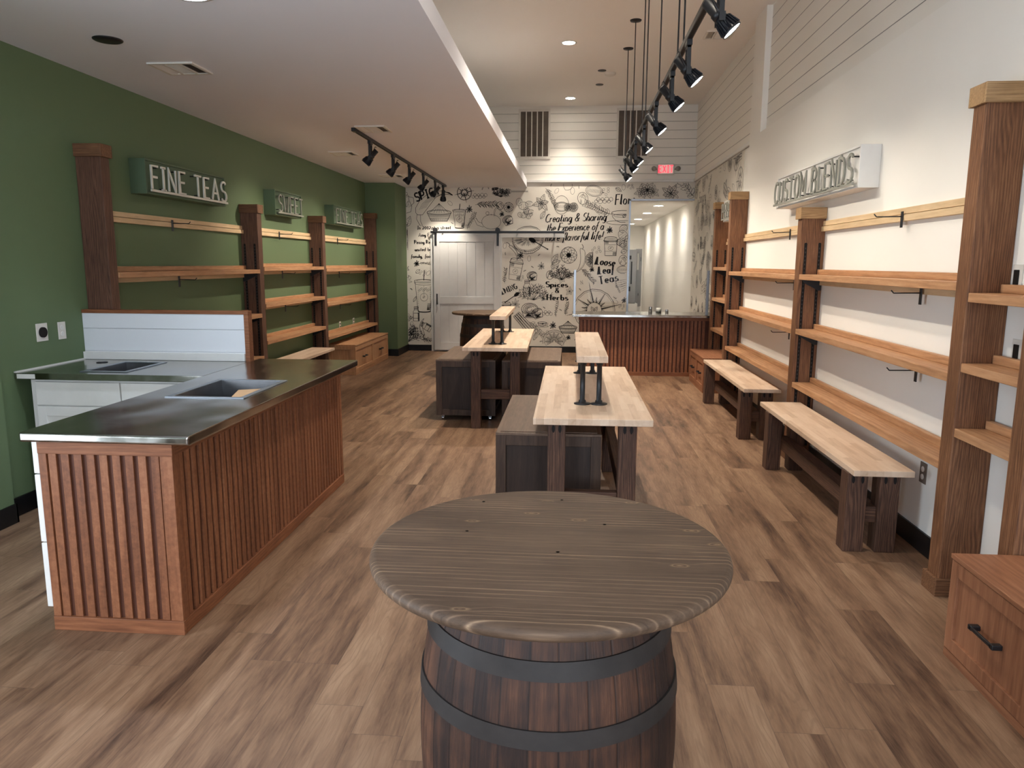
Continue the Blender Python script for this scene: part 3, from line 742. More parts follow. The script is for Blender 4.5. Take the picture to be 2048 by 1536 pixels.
for s, x, y in (('In 2002,', 214, 346), ('at a street', 300, 346), ('Amy F', 222, 388), ('Penny Reh', 196, 430), ('united by', 200, 472), ('family, food,', 176, 512)):
    txt(s, x, y, 20, nib=(.006, .013, .3), rot=1, shear=.1, xs=.95, gap=.16)
txt('N', 1182, 668, 22, w=.006, rot=12)
txt('E', 1384, 752, 18, w=.006, rot=60)
put(148, 252, 0, jug); put(92, 215, 0, bottle, .17, .1); put(104, 240, 0, star, .05); put(92, 275, -40, sprig, .12, 6, .03); put(150, 330, 70, leaf, .2, .05, hatch=4); put(150, 330, 120, leaf, .15, .045, hatch=4)
put(120, 335, 30, leaf, .12, .03, hatch=3); put(204, 250, 0, pepper_big, sc=1.22); put(345, 298, 0, juicer, .44, .28); put(466, 335, 0, cup_ice, .37, .22); put(525, 230, 0, star, .07)
put(495, 135, 0, compass, .13); put(590, 155, 0, berries, .03, 8); put(560, 205, 0, sprig, .4, 16, .07); put(712, 160, 0, bush, .16, 18); put(680, 120, 20, bush, .08, 9)
put(512, 345, 62, sprig, .34, 10, .045, False); put(655, 340, 0, teapot, sc=1.15); put(718, 258, 0, star, .05); put(707, 210, 0, nut, .06); put(757, 218, 0, garlic, .085); put(752, 290, 20, rose, .09)
put(845, 210, 0, ginger, sc=1.1); put(850, 262, 40, ginger, sc=.8); put(872, 128, 180, dipper, .42); put(950, 195, 0, bouquet, .15, 6); put(975, 110, -60, sprig, .4, 12, .05, False)
put(1090, 120, 60, leaf, .2, .08); put(1132, 125, 0, drop, .06); put(1068, 215, 0, lemon, .13, ); put(1068, 205, 0, ring, 0, 0, .13, .16); put(1105, 218, 0, slice_, .07); put(1138, 218, 0, slice_, .08)
put(1192, 168, 20, nut, .09, ); put(1258, 125, -10, lemon, .15); put(1325, 128, 0, bubbles, .02); put(1318, 180, 0, berries, .035, 8); put(1360, 258, 157, sprig, .52, 13, .08, False)
put(1382, 108, -30, leaf, .12, .03, hatch=3); put(1428, 104, 0, drop, .05); put(1468, 100, 0, bubbles, .013, 6); put(1565, 120, 0, bouquet, .14, 9, 3); put(1530, 130, 30, bouquet, .12, 7, 3); put(1600, 130, 10, bouquet, .11, 6, 3)
put(1698, 140, 0, bouquet, .16, 8, 5); put(1840, 165, 130, sprig, .36, 7, .1, False); put(1875, 108, 15, bouquet, .1, 5, 4); put(1425, 250, 0, teacup, .4); put(945, 285, 60, leaf, .17, .035, hatch=4)
put(1348, 350, 0, star, .065); put(1425, 380, -50, ginger, sc=1.25); put(1425, 430, 20, ginger, sc=.9); put(1352, 498, 0, cup_hot, .34, .23); put(1412, 480, 20, leaf, .12, .04, hatch=2); put(1425, 525, 0, nut, .075); put(1425, 580, 0, lemon, .11)
put(1272, 462, 0, bubbles, .018, 6); put(870, 400, 8, half_orange, .28); put(765, 440, -75, chili, .28, .03); put(990, 462, 150, spoon, .4); put(1110, 495, 0, garlic, .145); put(1190, 460, -118, chili, .42, .055)
put(1250, 522, 90, slice_, .135, 0, 180, 6); put(828, 497, 0, star, .065); put(878, 515, 0, drop, .05); put(1012, 545, 60, leaf, .2, .05, hatch=4); put(1012, 545, 20, leaf, .16, .045, hatch=4); put(1012, 548, -70, leaf, .1, .03, hatch=3)
put(790, 640, -8, cup_hot, .4, .23); put(950, 560, 0, star, .07, 8, False); put(895, 615, 10, rose, .09); put(1000, 612, 0, nut, .065); put(1070, 640, 0, bush, .24, 16); put(1070, 636, 20, bouquet, .08, 5, 2)
put(1180, 575, -45, sprig, .36, 11, .06); put(1245, 580, 0, star, .05); put(735, 660, 85, sprig, .28, 8, .04); put(830, 630, 0, bubbles, .015, 5); put(866, 738, 0, bottle, .29, .12); put(905, 760, 0, bush, .32, 12); put(962, 752, 0, star, .045, 8, False)
put(1115, 708, 0, bouquet, .08, 5, 2); put(1258, 818, 0, compass, .37); put(1432, 762, 0, star, .055); put(1385, 668, 8, sticks, .3); put(1400, 700, 25, sticks, .24); put(1420, 800, 0, bubbles, .013, 5)
put(735, 775, 35, spoon, .32); put(798, 785, 0, star, .1, 8, False); put(882, 815, 0, rose, .15); put(925, 835, 20, rose, .1); put(990, 838, 0, berries, .03, 5); put(1036, 860, 85, sprig, .3, 8, .03); put(1092, 850, 80, sprig, .25, 8, .04)
put(800, 850, -50, sticks, .44); put(955, 895, 0, teacup, .16); put(880, 890, -45, sprig, .38, 7, .07, False); put(1018, 912, 0, star, .07); put(1105, 958, 0, juicer, .33, .2); put(1025, 1008, 0, slice_, .21, 0, 360, 12); put(1108, 985, 0, star, .05)
put(905, 1000, 70, leaf, .14, .03); put(985, 955, 0, drop, .04); put(940, 1010, 0, comma, .05); put(1080, 1005, 0, drop, .04)
put(730, 940, 80, chili, .3, .04); put(745, 1000, 20, bush, .12, 8); put(740, 860, 0, cup_hot, .28, .18)
put(155, 400, 90, slice_, .2, 0, 180, 7); put(100, 400, 0, bottle, .16, .1); put(115, 530, 30, bottle, .32, .2); put(210, 545, 0, star, .06); put(225, 545, 0, sprig, .26, 9, .025); put(95, 575, 0, sprig, .2, 9, .05); put(120, 615, 0, teacup, .26)
put(255, 825, 0, cup_ice, .66, .32); put(205, 600, 40, leaf, .1, .03); put(250, 600, 0, bubbles, .016, 5); put(120, 712, 0, rose, .08); put(190, 770, 60, leaf, .12, .02); put(150, 762, 0, drop, .04); put(100, 750, -40, sprig, .24, 6, .02)
put(208, 885, 0, bottle, .26, .11); put(140, 850, 20, berries, .03, 5); put(250, 970, 75, chili, .3, .035); put(295, 935, 60, bottle, .2, .12); put(160, 1010, 0, bush, .3, 22); put(120, 1005, 10, bush, .26, 14); put(240, 1000, 0, sprig, .25, 10, .05); put(130, 905, 40, sprig, .22, 8, .04)
for zx, zy in ((640, 115), (600, 120), (1005, 100), (1170, 112), (1740, 95), (1040, 125), (410, 195), (415, 305), (735, 440), (850, 465), (1038, 445), (890, 560), (930, 500), (845, 590), (1170, 690), (870, 760), (1055, 815), (960, 800), (920, 970), (740, 495), (170, 690), (180, 905), (280, 600), (1380, 770)):
    put(zx, zy, random.uniform(-90, 90), random.choice((comma, comma, drop)), .05)
x0p = -2.97
paper = k.mb
def mp_poly(x0, x1, z0, z1): paper.box(x0, x1, YM-.001, YM+.003, z0, z1, 1)
mp_poly(x0p, OX0-.02, .11, 3.0); mp_poly(OX0-.02, XR2-.005, OZ+.012, 3.0)
# clip ink that would run past the sheet
keep = []; kmi = []; ksm = []
for f, mi, sm in zip(paper.f, paper.mi, paper.sm):
    if mi == 0:
        ps = [paper.v[i] for i in f]
        if any(p[0] < x0p or p[2] < .115 or p[2] > 2.995 or (p[0] > OX0-.022 and p[2] < OZ+.014) or p[0] > XR2-.004 for p in ps): continue
    keep.append(f); kmi.append(mi); ksm.append(sm)
paper.f, paper.mi, paper.sm = keep, kmi, ksm
mo = paper.build('wall_mural', [M['ink'], M['paper']])
tag(mo, 'cream wallpaper mural of black spice, tea and fruit drawings with lettering on the back wall', 'mural')
# the same paper turns the corner onto the right wall
k = Ink(lambda p: (XR2-.0065, p[0], p[1]))
MOT = [(bouquet, (.14, 7)), (sprig, (.34, 11, .06)), (star, (.08,)), (slice_, (.14,)), (chili, (.34, .04)), (cup_hot, (.32, .2)), (bush, (.2, 12)), (garlic, (.1,)), (leaf, (.2, .05)), (berries, (.035, 7)), (juicer, (.3, .2)), (bottle, (.24, .12)), (teacup, (.26,)), (sticks, (.3,)), (ginger, ()), (compass, (.16,)), (rose, (.1,))]
rr = random.Random(3)
for iy in range(11):
    for iz in range(9):
        fn, a = rr.choice(MOT)
        k.at(9.85+.33*iy+rr.uniform(-.07, .07), .28+.33*iz+rr.uniform(-.07, .07), 1.05, rr.uniform(-50, 50)); fn(k, *a)
for s, y, z in (('Mint', 12.4, 2.2), ('Basil', 12.6, 1.85), ('Savory', 12.9, 2.6)):
    st, wd = text_strokes(s, .18, .16)
    for p in st: k.T = (0, 0, 1, 0, 1); k.line([(y-a, z+b) for a, b in p], .02)
pr = k.mb; pr.box(XR2-.005, XR2-.001, 9.68, YB-.006, .12, 3.0, 1)
kf = [(f, mi, sm) for f, mi, sm in zip(pr.f, pr.mi, pr.sm) if mi == 1 or all(9.69 < pr.v[i][1] < YB-.01 and .13 < pr.v[i][2] < 2.995 for i in f)]
pr.f, pr.mi, pr.sm = [list(t) for t in zip(*kf)]
tag(pr.build('wall_mural', [M['ink_grey'], M['paper']]), 'strip of illustrated wallpaper on the right side wall beside the passage opening', 'mural')

# ------------------------------------------------------------------ sliding barn door
D = struct(thing('door_1', None, None, (-1.86, 13.3, .03)))
dx0, dx1, dz0, dz1, dy = -2.46, -1.265, .03, 2.09, 13.31
m = MB().box(dx0, dx1, dy, dy+.03, dz0, dz1)
m.build('door_panel', M['white_door'], D, .002)
m = MB()
for a, b, c, d in ((dx0, dx0+.11, dz0, dz1), (dx1-.11, dx1, dz0, dz1), (dx0+.11, dx1-.11, dz1-.12, dz1), (dx0+.11, dx1-.11, dz0, dz0+.14), (dx0+.11, dx1-.11, .87, 1.0)): m.box(a, b, dy-.018, dy, c, d)
m.build('door_frame', M['white_door'], D, .003)
m = MB()
n = 6; pw = (dx1-dx0-.22)/n
for i in range(n): m.box(dx0+.11+pw*i+.004, dx0+.11+pw*(i+1)-.004, dy-.006, dy, dz0+.14, .87); m.box(dx0+.11+pw*i+.004, dx0+.11+pw*(i+1)-.004, dy-.006, dy, 1.0, dz1-.12)
m.build('door_boards', M['white_door'], D, .002)
m = MB().cyl((dx0+.06, dy-.05, .86), (dx0+.06, dy-.05, 1.05), .011); m.box(dx0+.052, dx0+.068, dy-.05, dy-.018, .87, .885).box(dx0+.052, dx0+.068, dy-.05, dy-.018, 1.025, 1.04)
m.build('door_handle', M['black'], D)
for x in (dx0+.04, dx1-.04):
    m = MB().box(x-.02, x+.02, dy-.026, dy-.019, 1.9, 2.16); m.cyl((x, dy-.05, 2.175), (x, dy-.016, 2.175), .042, n=20); m.box(x-.028, x+.028, dy-.04, dy-.018, 2.13, 2.19)
    m.build('door_hanger', M['black'], D)
T = thing('barn_door_rail', 'long black sliding rail mounted above the white barn door', 'rail', (-1.3, 13.34, 2.14))
MB().box(-2.51, -.135, 13.285, 13.297, 2.12, 2.16).box(-.145, -.13, 13.27, 13.31, 2.115, 2.175).build('track_bar', M['black'], T, .002)
for x in (-2.3, -1.6, -.95, -.3): MB().cyl((x, 13.297, 2.14), (x, 13.37, 2.14), .012).build('rail_standoff', M['black'], T)
struct(box('trim_4', M['white'], None, -2.53, -.12, 13.37, 13.392, 2.05, 2.17, .003))
struct(MB().box(-2.53, -2.44, 13.37, 13.39, 0, 2.05).box(-1.29, -1.24, 13.37, 13.39, 0, 2.05).build('trim_5', M['white']))

# ------------------------------------------------------------------ vents, exit sign, ceiling fixtures
def return_grille(x0, x1, z0, z1, label):
    y = YB-.012
    T = thing('return_air_grille', label, 'vent', ((x0+x1)/2, y, (z0+z1)/2), 'louvred return grilles high on the back wall')
    m = MB().box(x0, x0+.035, y-.02, y, z0, z1).box(x1-.035, x1, y-.02, y, z0, z1).box(x0+.035, x1-.035, y-.02, y, z0, z0+.045).box(x0+.035, x1-.035, y-.02, y, z1-.045, z1)
    n = 5; w = (x1-x0-.07)/n
    for i in range(1, n): m.box(x0+.035+w*i-.009, x0+.035+w*i+.009, y-.022, y, z0+.045, z1-.045)
    m.build('frame', M['grille'], T, .002)
    m = MB().box(x0+.035, x1-.035, y-.004, y, z0+.045, z1-.045)
    for i in range(38):
        z = z0+.05+(z1-z0-.1)*i/37; m.box(x0+.036, x1-.036, y-.012, y-.004, z, z+.006)
    m.build('louvres', M['grille_dark'], T)
return_grille(-.95, -.40, 3.395, 4.235, 'white framed return grille left of the hanging track on the back wall')
return_grille(.74, 1.305, 3.395, 4.235, 'white framed return grille behind the hanging track lights, above the exit sign')

T = thing('exit_sign', 'white exit sign with red letters and two emergency lamp heads on shiplap', 'sign', (1.60, YB-.05, 3.21))
y = YB-.08
MB().box(1.455, 1.745, y, YB-.013, 3.115, 3.305).build('housing', M['plastic'], T, .02, seg=3)
MB().box(1.485, 1.715, y-.003, y, 3.14, 3.28).build('face', M['exit_face'], T)
st, wd = text_strokes('EXIT', .115, .16, .85); m = MB()
for p in st:
    L, Rr = ribbon(p, lambda a, b: .017); nn = len(p)
    m.add([(1.60-wd/2+a, y-.005, 3.153+b) for a, b in L+Rr], [(i, i+1, nn+i+1, nn+i) for i in range(nn-1)])
m.build('letters', M['exit'], T)
for sx in (-1, 1):
    m = MB().lathe([(.0, 0), (.03, .0), (.042, .03), (.042, .05), (0, .05)], (1.60+sx*.19, y+.03, 3.22), 18, axis=(sx*.4, -1, -.1)); m.cyl((1.6+sx*.14, y+.04, 3.21), (1.6+sx*.18, y+.03, 3.215), .012)
    m.build('lamp_head', plain('lamp_head_grey', sr(150, 146, 138), .35, .2), T, label='round emergency lamp head')

def ceiling_vent(x0, x1, y0, y1, z, label, g='supply vents in the ceilings'):
    T = thing('ceiling_vent', label, 'vent', ((x0+x1)/2, (y0+y1)/2, z), g)
    m = MB().box(x0, x0+.025, y0, y1, z-.012, z).box(x1-.025, x1, y0, y1, z-.012, z).box(x0+.025, x1-.025, y0, y0+.025, z-.012, z).box(x0+.025, x1-.025, y1-.025, y1, z-.012, z)
    w = (x1-x0)/3
    for i in (1, 2): m.box(x0+w*i-.01, x0+w*i+.01, y0+.025, y1-.025, z-.012, z)
    m.build('frame', M['grille'], T, .002)
    m = MB()
    for i in range(3):
        a, b = x0+w*i+.015, x0+w*(i+1)-.015
        for j in range(9):
            if i == 1: yy = y0+.035+(y1-y0-.07)*j/9; m.add([(a, yy, z-.004), (b, yy, z-.004), (b, yy+.022, z-.011), (a, yy+.022, z-.011)], [(0, 1, 2, 3)])
            else:
                xx = a+(b-a)*j/9; d = -1 if i == 0 else 1
                m.add([(xx, y0+.026, z-.004), (xx, y1-.026, z-.004), (xx+.012*d, y1-.026, z-.011), (xx+.012*d, y0+.026, z-.011)], [(0, 1, 2, 3)])
    m.build('vanes', M['grille'], T)
    MB().box(x0+.02, x1-.02, y0+.02, y1-.02, z-.0035, z-.001).build('throat', M['grille_dark'], T)
ceiling_vent(-2.87, -2.55, 5.04, 5.34, ZS, 'square vent in the lower ceiling nearest the camera, above the first shelf sign')
ceiling_vent(-2.14, -1.84, 7.40, 7.74, ZS, 'ceiling vent just above the near end of the left track')
ceiling_vent(-2.95, -2.65, 9.05, 9.36, ZS, 'ceiling vent between the green wall and the left track')
ceiling_vent(-2.95, -2.60, 11.4, 11.7, ZS, 'ceiling vent near the green pilaster at the back')
ceiling_vent(1.53, 1.86, 9.3, 9.62, ZC, 'small vent in the high ceiling by the right wall')
def disc(x, y, z, r, label, name='ceiling_plug', cat='cover plate', g=None, m_='black'):
    o = MB().lathe([(0, -.008), (r*.9, -.008), (r, -.003), (r, 0)], (x, y, z), 28).build(name, M[m_]); return tag(o, label, cat, g)
disc(-2.81, 4.53, ZS, .085, 'round black cover in the lower ceiling beside the green wall', 'ceiling_speaker', 'speaker')
disc(.386, 11.04, ZC, .06, 'black round plate in the high ceiling beside the smoke detector', g='small black ceiling plates')
disc(.382, 11.87, ZC, .06, 'black round plate in the high ceiling nearest the back wall', g='small black ceiling plates')
T = MB().lathe([(0, -.035), (.05, -.035), (.075, -.02), (.08, 0)], (.51, 11.2, ZC), 28).build('smoke_detector', M['grille']); tag(T, 'round pale smoke detector in the high ceiling', 'smoke detector')

def downlight(x, y, z, label, group, w, lens='lens', r=.075, color=WARM, size=125, group_l=None):
    T = thing('recessed_downlight', label, 'ceiling light', (x, y, z), group)
    MB().lathe([(r, -.001), (r+.02, -.001), (r+.022, -.006), (r, -.008)], (x, y, z), 32, closed=True).build('trim_ring', M['plastic'], T)
    MB().lathe([(0, -.004), (r, -.004)], (x, y, z), 32).build('lens', M[lens], T)
    add_spot(T, (x, y, z-.02), (0, 0, -1), w, size, 1.0, color, .09)
downlight(-.075, 9.67, ZC, 'glowing downlight in the high ceiling nearer the camera', 'downlights in the high ceiling', DOWN_W)
downlight(-.06, 12.77, ZC, 'glowing downlight in the high ceiling by the back wall', 'downlights in the high ceiling', 170, size=100)
downlight(-.075, 6.57, ZC, 'downlight in the high ceiling above the near table', 'downlights in the high ceiling', 300)
downlight(-.075, 3.4, ZC, 'downlight in the high ceiling above the near barrel', 'downlights in the high ceiling', 60)
downlight(-1.92, 3.80, ZS, 'bright bluish white downlight in the lower ceiling over the counter', None, 80, 'lens_cool', .10, (.75, .87, 1))
for i, y in enumerate((14.55, 16.65, 18.9, 21.1)):
    downlight(1.63, y, 2.69, ('nearest', 'second', 'third', 'farthest')[i]+' downlight of the row in the passage ceiling', 'passage downlights', CORR_W, r=.09, size=165, color=(1, .95, .89))

# ------------------------------------------------------------------ track lighting
def track_head(x, y, z, side, label, group, aim=None):
    """z = underside of track; side=+1 aims at the right wall, -1 at the left"""
    T = thing('track_light', label, 'spotlight', (x, y, z), group)
    MB().box(x-.016, x+.016, y-.05, y+.05, z-.035, z).build('track_adapter', M['black'], T, .003)
    arm = MB().box(x-.012, x+.012, y+.028, y+.040, z-.19, z-.035).box(x-.012, x+.012, y-.040, y-.028, z-.19, z-.035).box(x-.012, x+.012, y-.04, y+.04, z-.047, z-.035)
    arm.build('yoke_arm', M['black'], T, .002)
    d = Vector((side*.66, -.09, -.74)).normalized() if aim is None else Vector(aim).normalized()
    c = Vector((x, y, z-.17))
    P = lambda t: c+d*t
    m = MB().lathe([(0, -.10), (.024, -.10), (.028, -.095), (.028, -.03), (.032, -.028), (.032, 0), (.027, .002)], c, 20, axis=d)
    m.build('socket', M['black'], T)
    b = MB().lathe([(.026, 0), (.031, .01), (.039, .045), (.046, .075), (.050, .078), (.050, .086), (.045, .086), (.042, .07)], c, 28, axis=d)
    u = d.cross(Vector((0, 0, 1))).normalized(); w = d.cross(u)
    for i in range(20):
        a = 2*PI*i/20; e = u*math.cos(a)+w*math.sin(a); s = (u*-math.sin(a)+w*math.cos(a))*.0018
        q = [P(.012)+e*.030, P(.074)+e*.045, P(.074)+e*.054, P(.02)+e*.042]
        b.add([v+s for v in q]+[v-s for v in q], [(0, 1, 2, 3), (7, 6, 5, 4), (0, 3, 7, 4), (3, 2, 6, 7), (2, 1, 5, 6), (1, 0, 4, 5)])
    b.build('finned_shade', M['lamp_black'], T)
    for sg in (1, -1):
        yy = sg*.052; MB().box(x-.014, x+.014, y+yy-.008, y+yy+.008, z-.20, z-.16).build('pivot_knob', M['black'], T)
    r = MB()
    r.tube([P(-.098)+Vector((0, 0, .03)), P(-.09)+Vector((0, -.03, .04)), P(-.05)+Vector((0, -.055, .0)), P(.03)+Vector((0, -.05, -.02))], .003, 6)
    r.build('lamp_cable', M['black'], T)
    MB().lathe([(0, .083), (.044, .083)], c, 24, axis=d).build('lens', M['lens'], T, label='glowing lamp lens')
    add_spot(T, P(.10), d, TRACK_W if side > 0 else TRACK_W*2.2, 88, .9, WARM, .022)
TR = thing('hanging_light_track', 'long black light track hung on thin rods from the high ceiling', 'light track', (.672, 6.2, 2.93))
MB().box(.655, .689, 2.3, 10.05, 2.905, 2.94).box(.650, .694, 9.98, 10.06, 2.90, 2.945).build('track', M['black'], TR, .002)
MB().box(.662, .682, 2.31, 9.97, 2.9035, 2.905).build('track_slot', M['slot'], TR)
for y in (9.97, 8.87, 7.70, 7.34, 6.26, 5.20, 4.94, 3.6, 2.5):
    MB().cyl((.672, y, 2.94), (.672, y, ZC-.02), .0055, n=8).build('hanging_rod', M['black'], TR)
    if y not in (7.34, 4.94): MB().lathe([(0, -.02), (.01, -.02), (.06, -.012), (.065, 0)], (.672, y, ZC), 24).build('rod_canopy', M['black'], TR)
HY = (3.74, 4.72, 5.45, 6.42, 7.45, 8.38, 8.98, 9.93)
HL = ('cut by the top edge of the photo, first on the hanging track', 'second on the hanging track, with a brightly glowing lens', 'third on the hanging track', 'fourth on the hanging track', 'fifth on the hanging track', 'sixth on the hanging track', 'seventh on the hanging track', 'last on the hanging track, closest to the back wall')
for y, l in zip(HY, HL): track_head(.672, y, 2.905, 1, 'black finned spotlight '+l, 'spotlights on the hanging track')
TL = thing('ceiling_light_track', 'black light track screwed to the lower ceiling on the left', 'light track', (-2.18, 10.3, ZS))
MB().box(-2.197, -2.163, 7.55, 13.0, ZS-.03, ZS).box(-2.20, -2.16, 7.5, 7.58, ZS-.034, ZS).build('track', M['black'], TL, .002)
MB().box(-2.187, -2.173, 7.6, 12.99, ZS-.0315, ZS-.03).build('track_slot', M['slot'], TL)
for i, y in enumerate((8.13, 9.17, 10.09, 11.04, 12.0, 12.74)):
    track_head(-2.18, y, ZS-.03, -1, 'black spotlight '+('nearest the camera with a bright lens, first', 'second', 'third', 'fourth', 'fifth', 'last')[i]+' on the left ceiling track', 'spotlights on the left ceiling track', (-.1, .42, -.85) if i == 5 else None)

# ------------------------------------------------------------------ shelving: posts, shelves, cleat rails, hooks
def slot_mesh(m, x, y, z0, z1, w=.022):
    pts = [(x-w/2, z0), (x+w/2, z0)]+[(x+w/2*math.cos(a), z1+w/2*math.sin(a)) for a in [PI*i/8 for i in range(9)]]
    m.prism(pts, 'y', y-.0015, y+.004)
def post(side, xw, y0, y1, H, depth, label, slots=True, dark=True, ztop_slot=1.78, base=True):
    s = 1 if side == 'L' else -1
    xf = xw+s*depth
    T = thing('shelf_post', label, 'post', ((xw+xf)/2, (y0+y1)/2, 0), 'tall wooden posts along the '+('green' if side == 'L' else 'right')+' wall')
    mm = M['post'] if dark else M['postr']; cm = M['cap_dark'] if dark else M['postr_x']
    box('post_body', mm, T, xw+s*.001, xf, y0, y1, 0, H-.04, .004)
    m = MB(); e = .017
    m.box(xw+s*.001, xf+s*e, y0-e, y0, H-.088, H).box(xw+s*.001, xf+s*e, y1, y1+e, H-.088, H).box(xf, xf+s*e, y0, y1, H-.088, H).box(xw+s*.001, xf, y0, y1, H-.02, H)
    m.build('post_cap', cm, T, .003)
    if base:
        m = MB(); m.box(xw+s*.013, xf+s*e, y0-e, y0, 0, .09).box(xw+s*.013, xf+s*e, y1, y1+e, 0, .09).box(xf, xf+s*e, y0, y1, 0, .09)
        m.build('base_block', M['cap_dark'], T, .003)
    if slots:
        for fx in (.22, .80):
            x = xf-s*depth*fx; m = MB(); slot_mesh(m, x, y0, .12, ztop_slot)
            m.build('shelf_standard', M['slot'], T)
            m = MB()
            for i in range(52):
                z = .14+.0316*i
                if z < ztop_slot-.02: m.box(x-.004, x+.004, y0-.0032, y0-.0015, z, z+.013)
            m.build('standard_slots', M['hoop'], T)
    return T
def shelf(side, xw, xf, y0, y1, z, label, ends=(True, True), lip=.04, th=.042, mat='shelf'):
    s = 1 if side == 'L' else -1
    T = thing('wall_shelf', label, 'shelf', ((xw+xf)/2, (y0+y1)/2, z), 'wall shelves on the '+('left' if side == 'L' else 'right'))
    box('shelf_board', M[mat], T, xw+s*.012, xf, y0+.002, y1-.002, z-th, z, .003)
    box('back_ledge', M[mat], T, xw+s*.012, xw+s*.045, y0+.004, y1-.004, z, z+lip, .003)
    for e, yy in ((ends[0], y0+.012), (ends[1], y1-.020)):
        if e:
            m = MB(); m.prism([(xw+s*.01, z-th), (xf-s*.025, z-th), (xf-s*.03, z-th-.02), (xw+s*.03, z-th-.085), (xw+s*.01, z-th-.085)], 'y', yy, yy+.008)
            m.build('shelf_bracket', M['black'], T)
    return T
def cleat(side, xw, y0, y1, z0, z1, label, two=True, mat='rail'):
    s = 1 if side == 'L' else -1
    T = thing('cleat_rail', label, 'rail', (xw, (y0+y1)/2, z0), 'hanging rails on the '+('left' if side == 'L' else 'right')+' wall')
    if two:
        zm = (z0+z1)/2-.002
        box('upper_board', M[mat], T, xw+s*.001, xw+s*.022, y0, y1, zm+.005, z1, .002); box('lower_board', M[mat], T, xw+s*.001, xw+s*.034, y0, y1, z0, zm, .002)
    else: box('rail_board', M[mat], T, xw+s*.001, xw+s*.024, y0, y1, z0, z1, .002)
def hook(side, xw, y, z, label):
    s = 1 if side == 'L' else -1; x = xw+s*.036
    T = thing('display_hook', label, 'hook', (x, y, z), 'black display hooks on the '+('left' if side == 'L' else 'right'))
    MB().box(x, x+s*.006, y-.014, y+.014, z-.075, z+.02).build('hook_plate', M['black'], T, .002)
    MB().tube([(x+s*.006, y, z-.01), (x+s*.15, y, z-.012), (x+s*.165, y, z+.004)], .0035, 8).build('hook_arm', M['black'], T)

XF_L = -3.293
post('L', XL, 5.11, 5.21, 2.41, .187, 'tall dark post on the green wall nearest the camera, behind the white splash panel', slots=False)
post('L', XL, 7.70, 7.81, 2.195, .187, 'shorter dark post between the first large sign and the small sign')
post('L', XL, 9.76, 9.87, 2.205, .187, 'dark slotted post between the small sign and the farther sign on the green wall')
post('L', XL, 12.44, 12.545, 2.415, .187, 'dark post beside the green pilaster at the end of the left shelving')
bayL = ((5.21, 7.70, (1.522, 1.055, .60), 'first', 'under the nearest sign'), (7.81, 9.76, (1.545, 1.15, .75), 'middle', 'under the small sign'), (9.87, 12.44, (1.515, 1.05, .59), 'far', 'beside the green pilaster'))
LV = ('top', 'middle', 'lowest')
for y0, y1, zs, nm, ds in bayL:
    for i, z in enumerate(zs):
        shelf('L', XL, XF_L+.008, y0, y1, z, '%s fir shelf in the %s bay of the green wall, %s' % (LV[i], nm, ds), mat='shelf')
        if i < 2 and not (nm == 'first' and i == 1): cleat('L', XL, y0, y1, z-.085, z-.048, 'pine rail on the green wall right below the %s shelf of the %s bay' % (LV[i], nm), False)
    cleat('L', XL, y0, y1, 1.893, 1.975, 'double pine rail across the %s bay of the green wall, %s' % (nm, ds))
hook('L', XL, 6.28, 1.935, 'black hook on the top rail of the first left bay'); hook('L', XL, 8.66, 1.935, 'black hook on the top rail of the middle left bay'); hook('L', XL, 10.87, 1.935, 'black hook on the top rail of the far left bay')
hook('L', XL, 6.33, 1.455, 'black hook below the top shelf of the first left bay'); hook('L', XL, 8.7, 1.478, 'black hook below the top shelf of the middle left bay'); hook('L', XL, 10.9, 1.448, 'black hook below the top shelf of the far left bay')
hook('L', XL, 8.75, 1.083, 'black hook below the middle shelf of the middle left bay'); hook('L', XL, 10.9, .983, 'black hook below the middle shelf of the far left bay')

XF_R = 1.818
post('R', XR, 3.01, 3.12, 2.395, .185, 'brown post cut by the right edge of the photo, behind the near drawer bench', False, False, base=False)
post('R', XR, 3.57, 3.68, 2.395, .185, 'tallest tan post at the right with a square base block', False, False)
post('R', XR, 6.14, 6.25, 2.045, .185, 'short slotted post right below the long white sign', True, False, 1.76)
post('R', XR, 8.825, 8.925, 2.415, .19, 'tall slotted post with knots between the two right benches and the far sign', True, False)
post('R', XR2, 10.38, 10.49, 2.42, .19, 'farthest tan post on the right, touching the far counter', True, False, base=False)
bayR = ((3.12, 3.57, XR, XF_R, (1.475, 1.15, .84), 'nearest', 'by the right edge of the photo'), (3.68, 6.14, XR, XF_R, (1.522, 1.087, .652), 'second', 'beside the tallest post'), (6.25, 8.825, XR, XF_R, (1.517, 1.077, .652), 'third', 'behind the far bench'), (8.945, 10.38, XR2, 1.93, (1.56, 1.15, .74), 'last', 'above the small drawer bench'))
for y0, y1, xw, xf, zs, nm, ds in bayR:
    for i, z in enumerate(zs):
        shelf('R', xw, xf, y0, y1, z, '%s fir shelf in the %s right bay, %s' % (LV[i], nm, ds), ends=(nm != 'nearest', nm != 'nearest'))
        if nm in ('second', 'third') and i < 2: cleat('R', xw, y0, y1, z-.085, z-.048, 'pine rail on the right wall right below the %s shelf of the %s bay' % (LV[i], nm), False)
    if nm != 'nearest': cleat('R', xw, y0, y1, 1.858, 1.938, 'double pine rail across the %s bay of the white right wall' % nm)
hook('R', XR, 4.68, 1.895, 'black hook on the top rail of the second right bay'); hook('R', XR, 6.97, 1.895, 'black hook on the top rail of the third right bay')
hook('R', XR, 4.35, 1.455, 'black hook below the top shelf beside the tallest post'); hook('R', XR, 4.32, 1.02, 'black hook below the middle shelf beside the tallest post')
hook('R', XR, 6.75, 1.45, 'black hook below the top shelf of the third right bay'); hook('R', XR, 6.8, 1.01, 'black hook below the middle shelf of the third right bay')

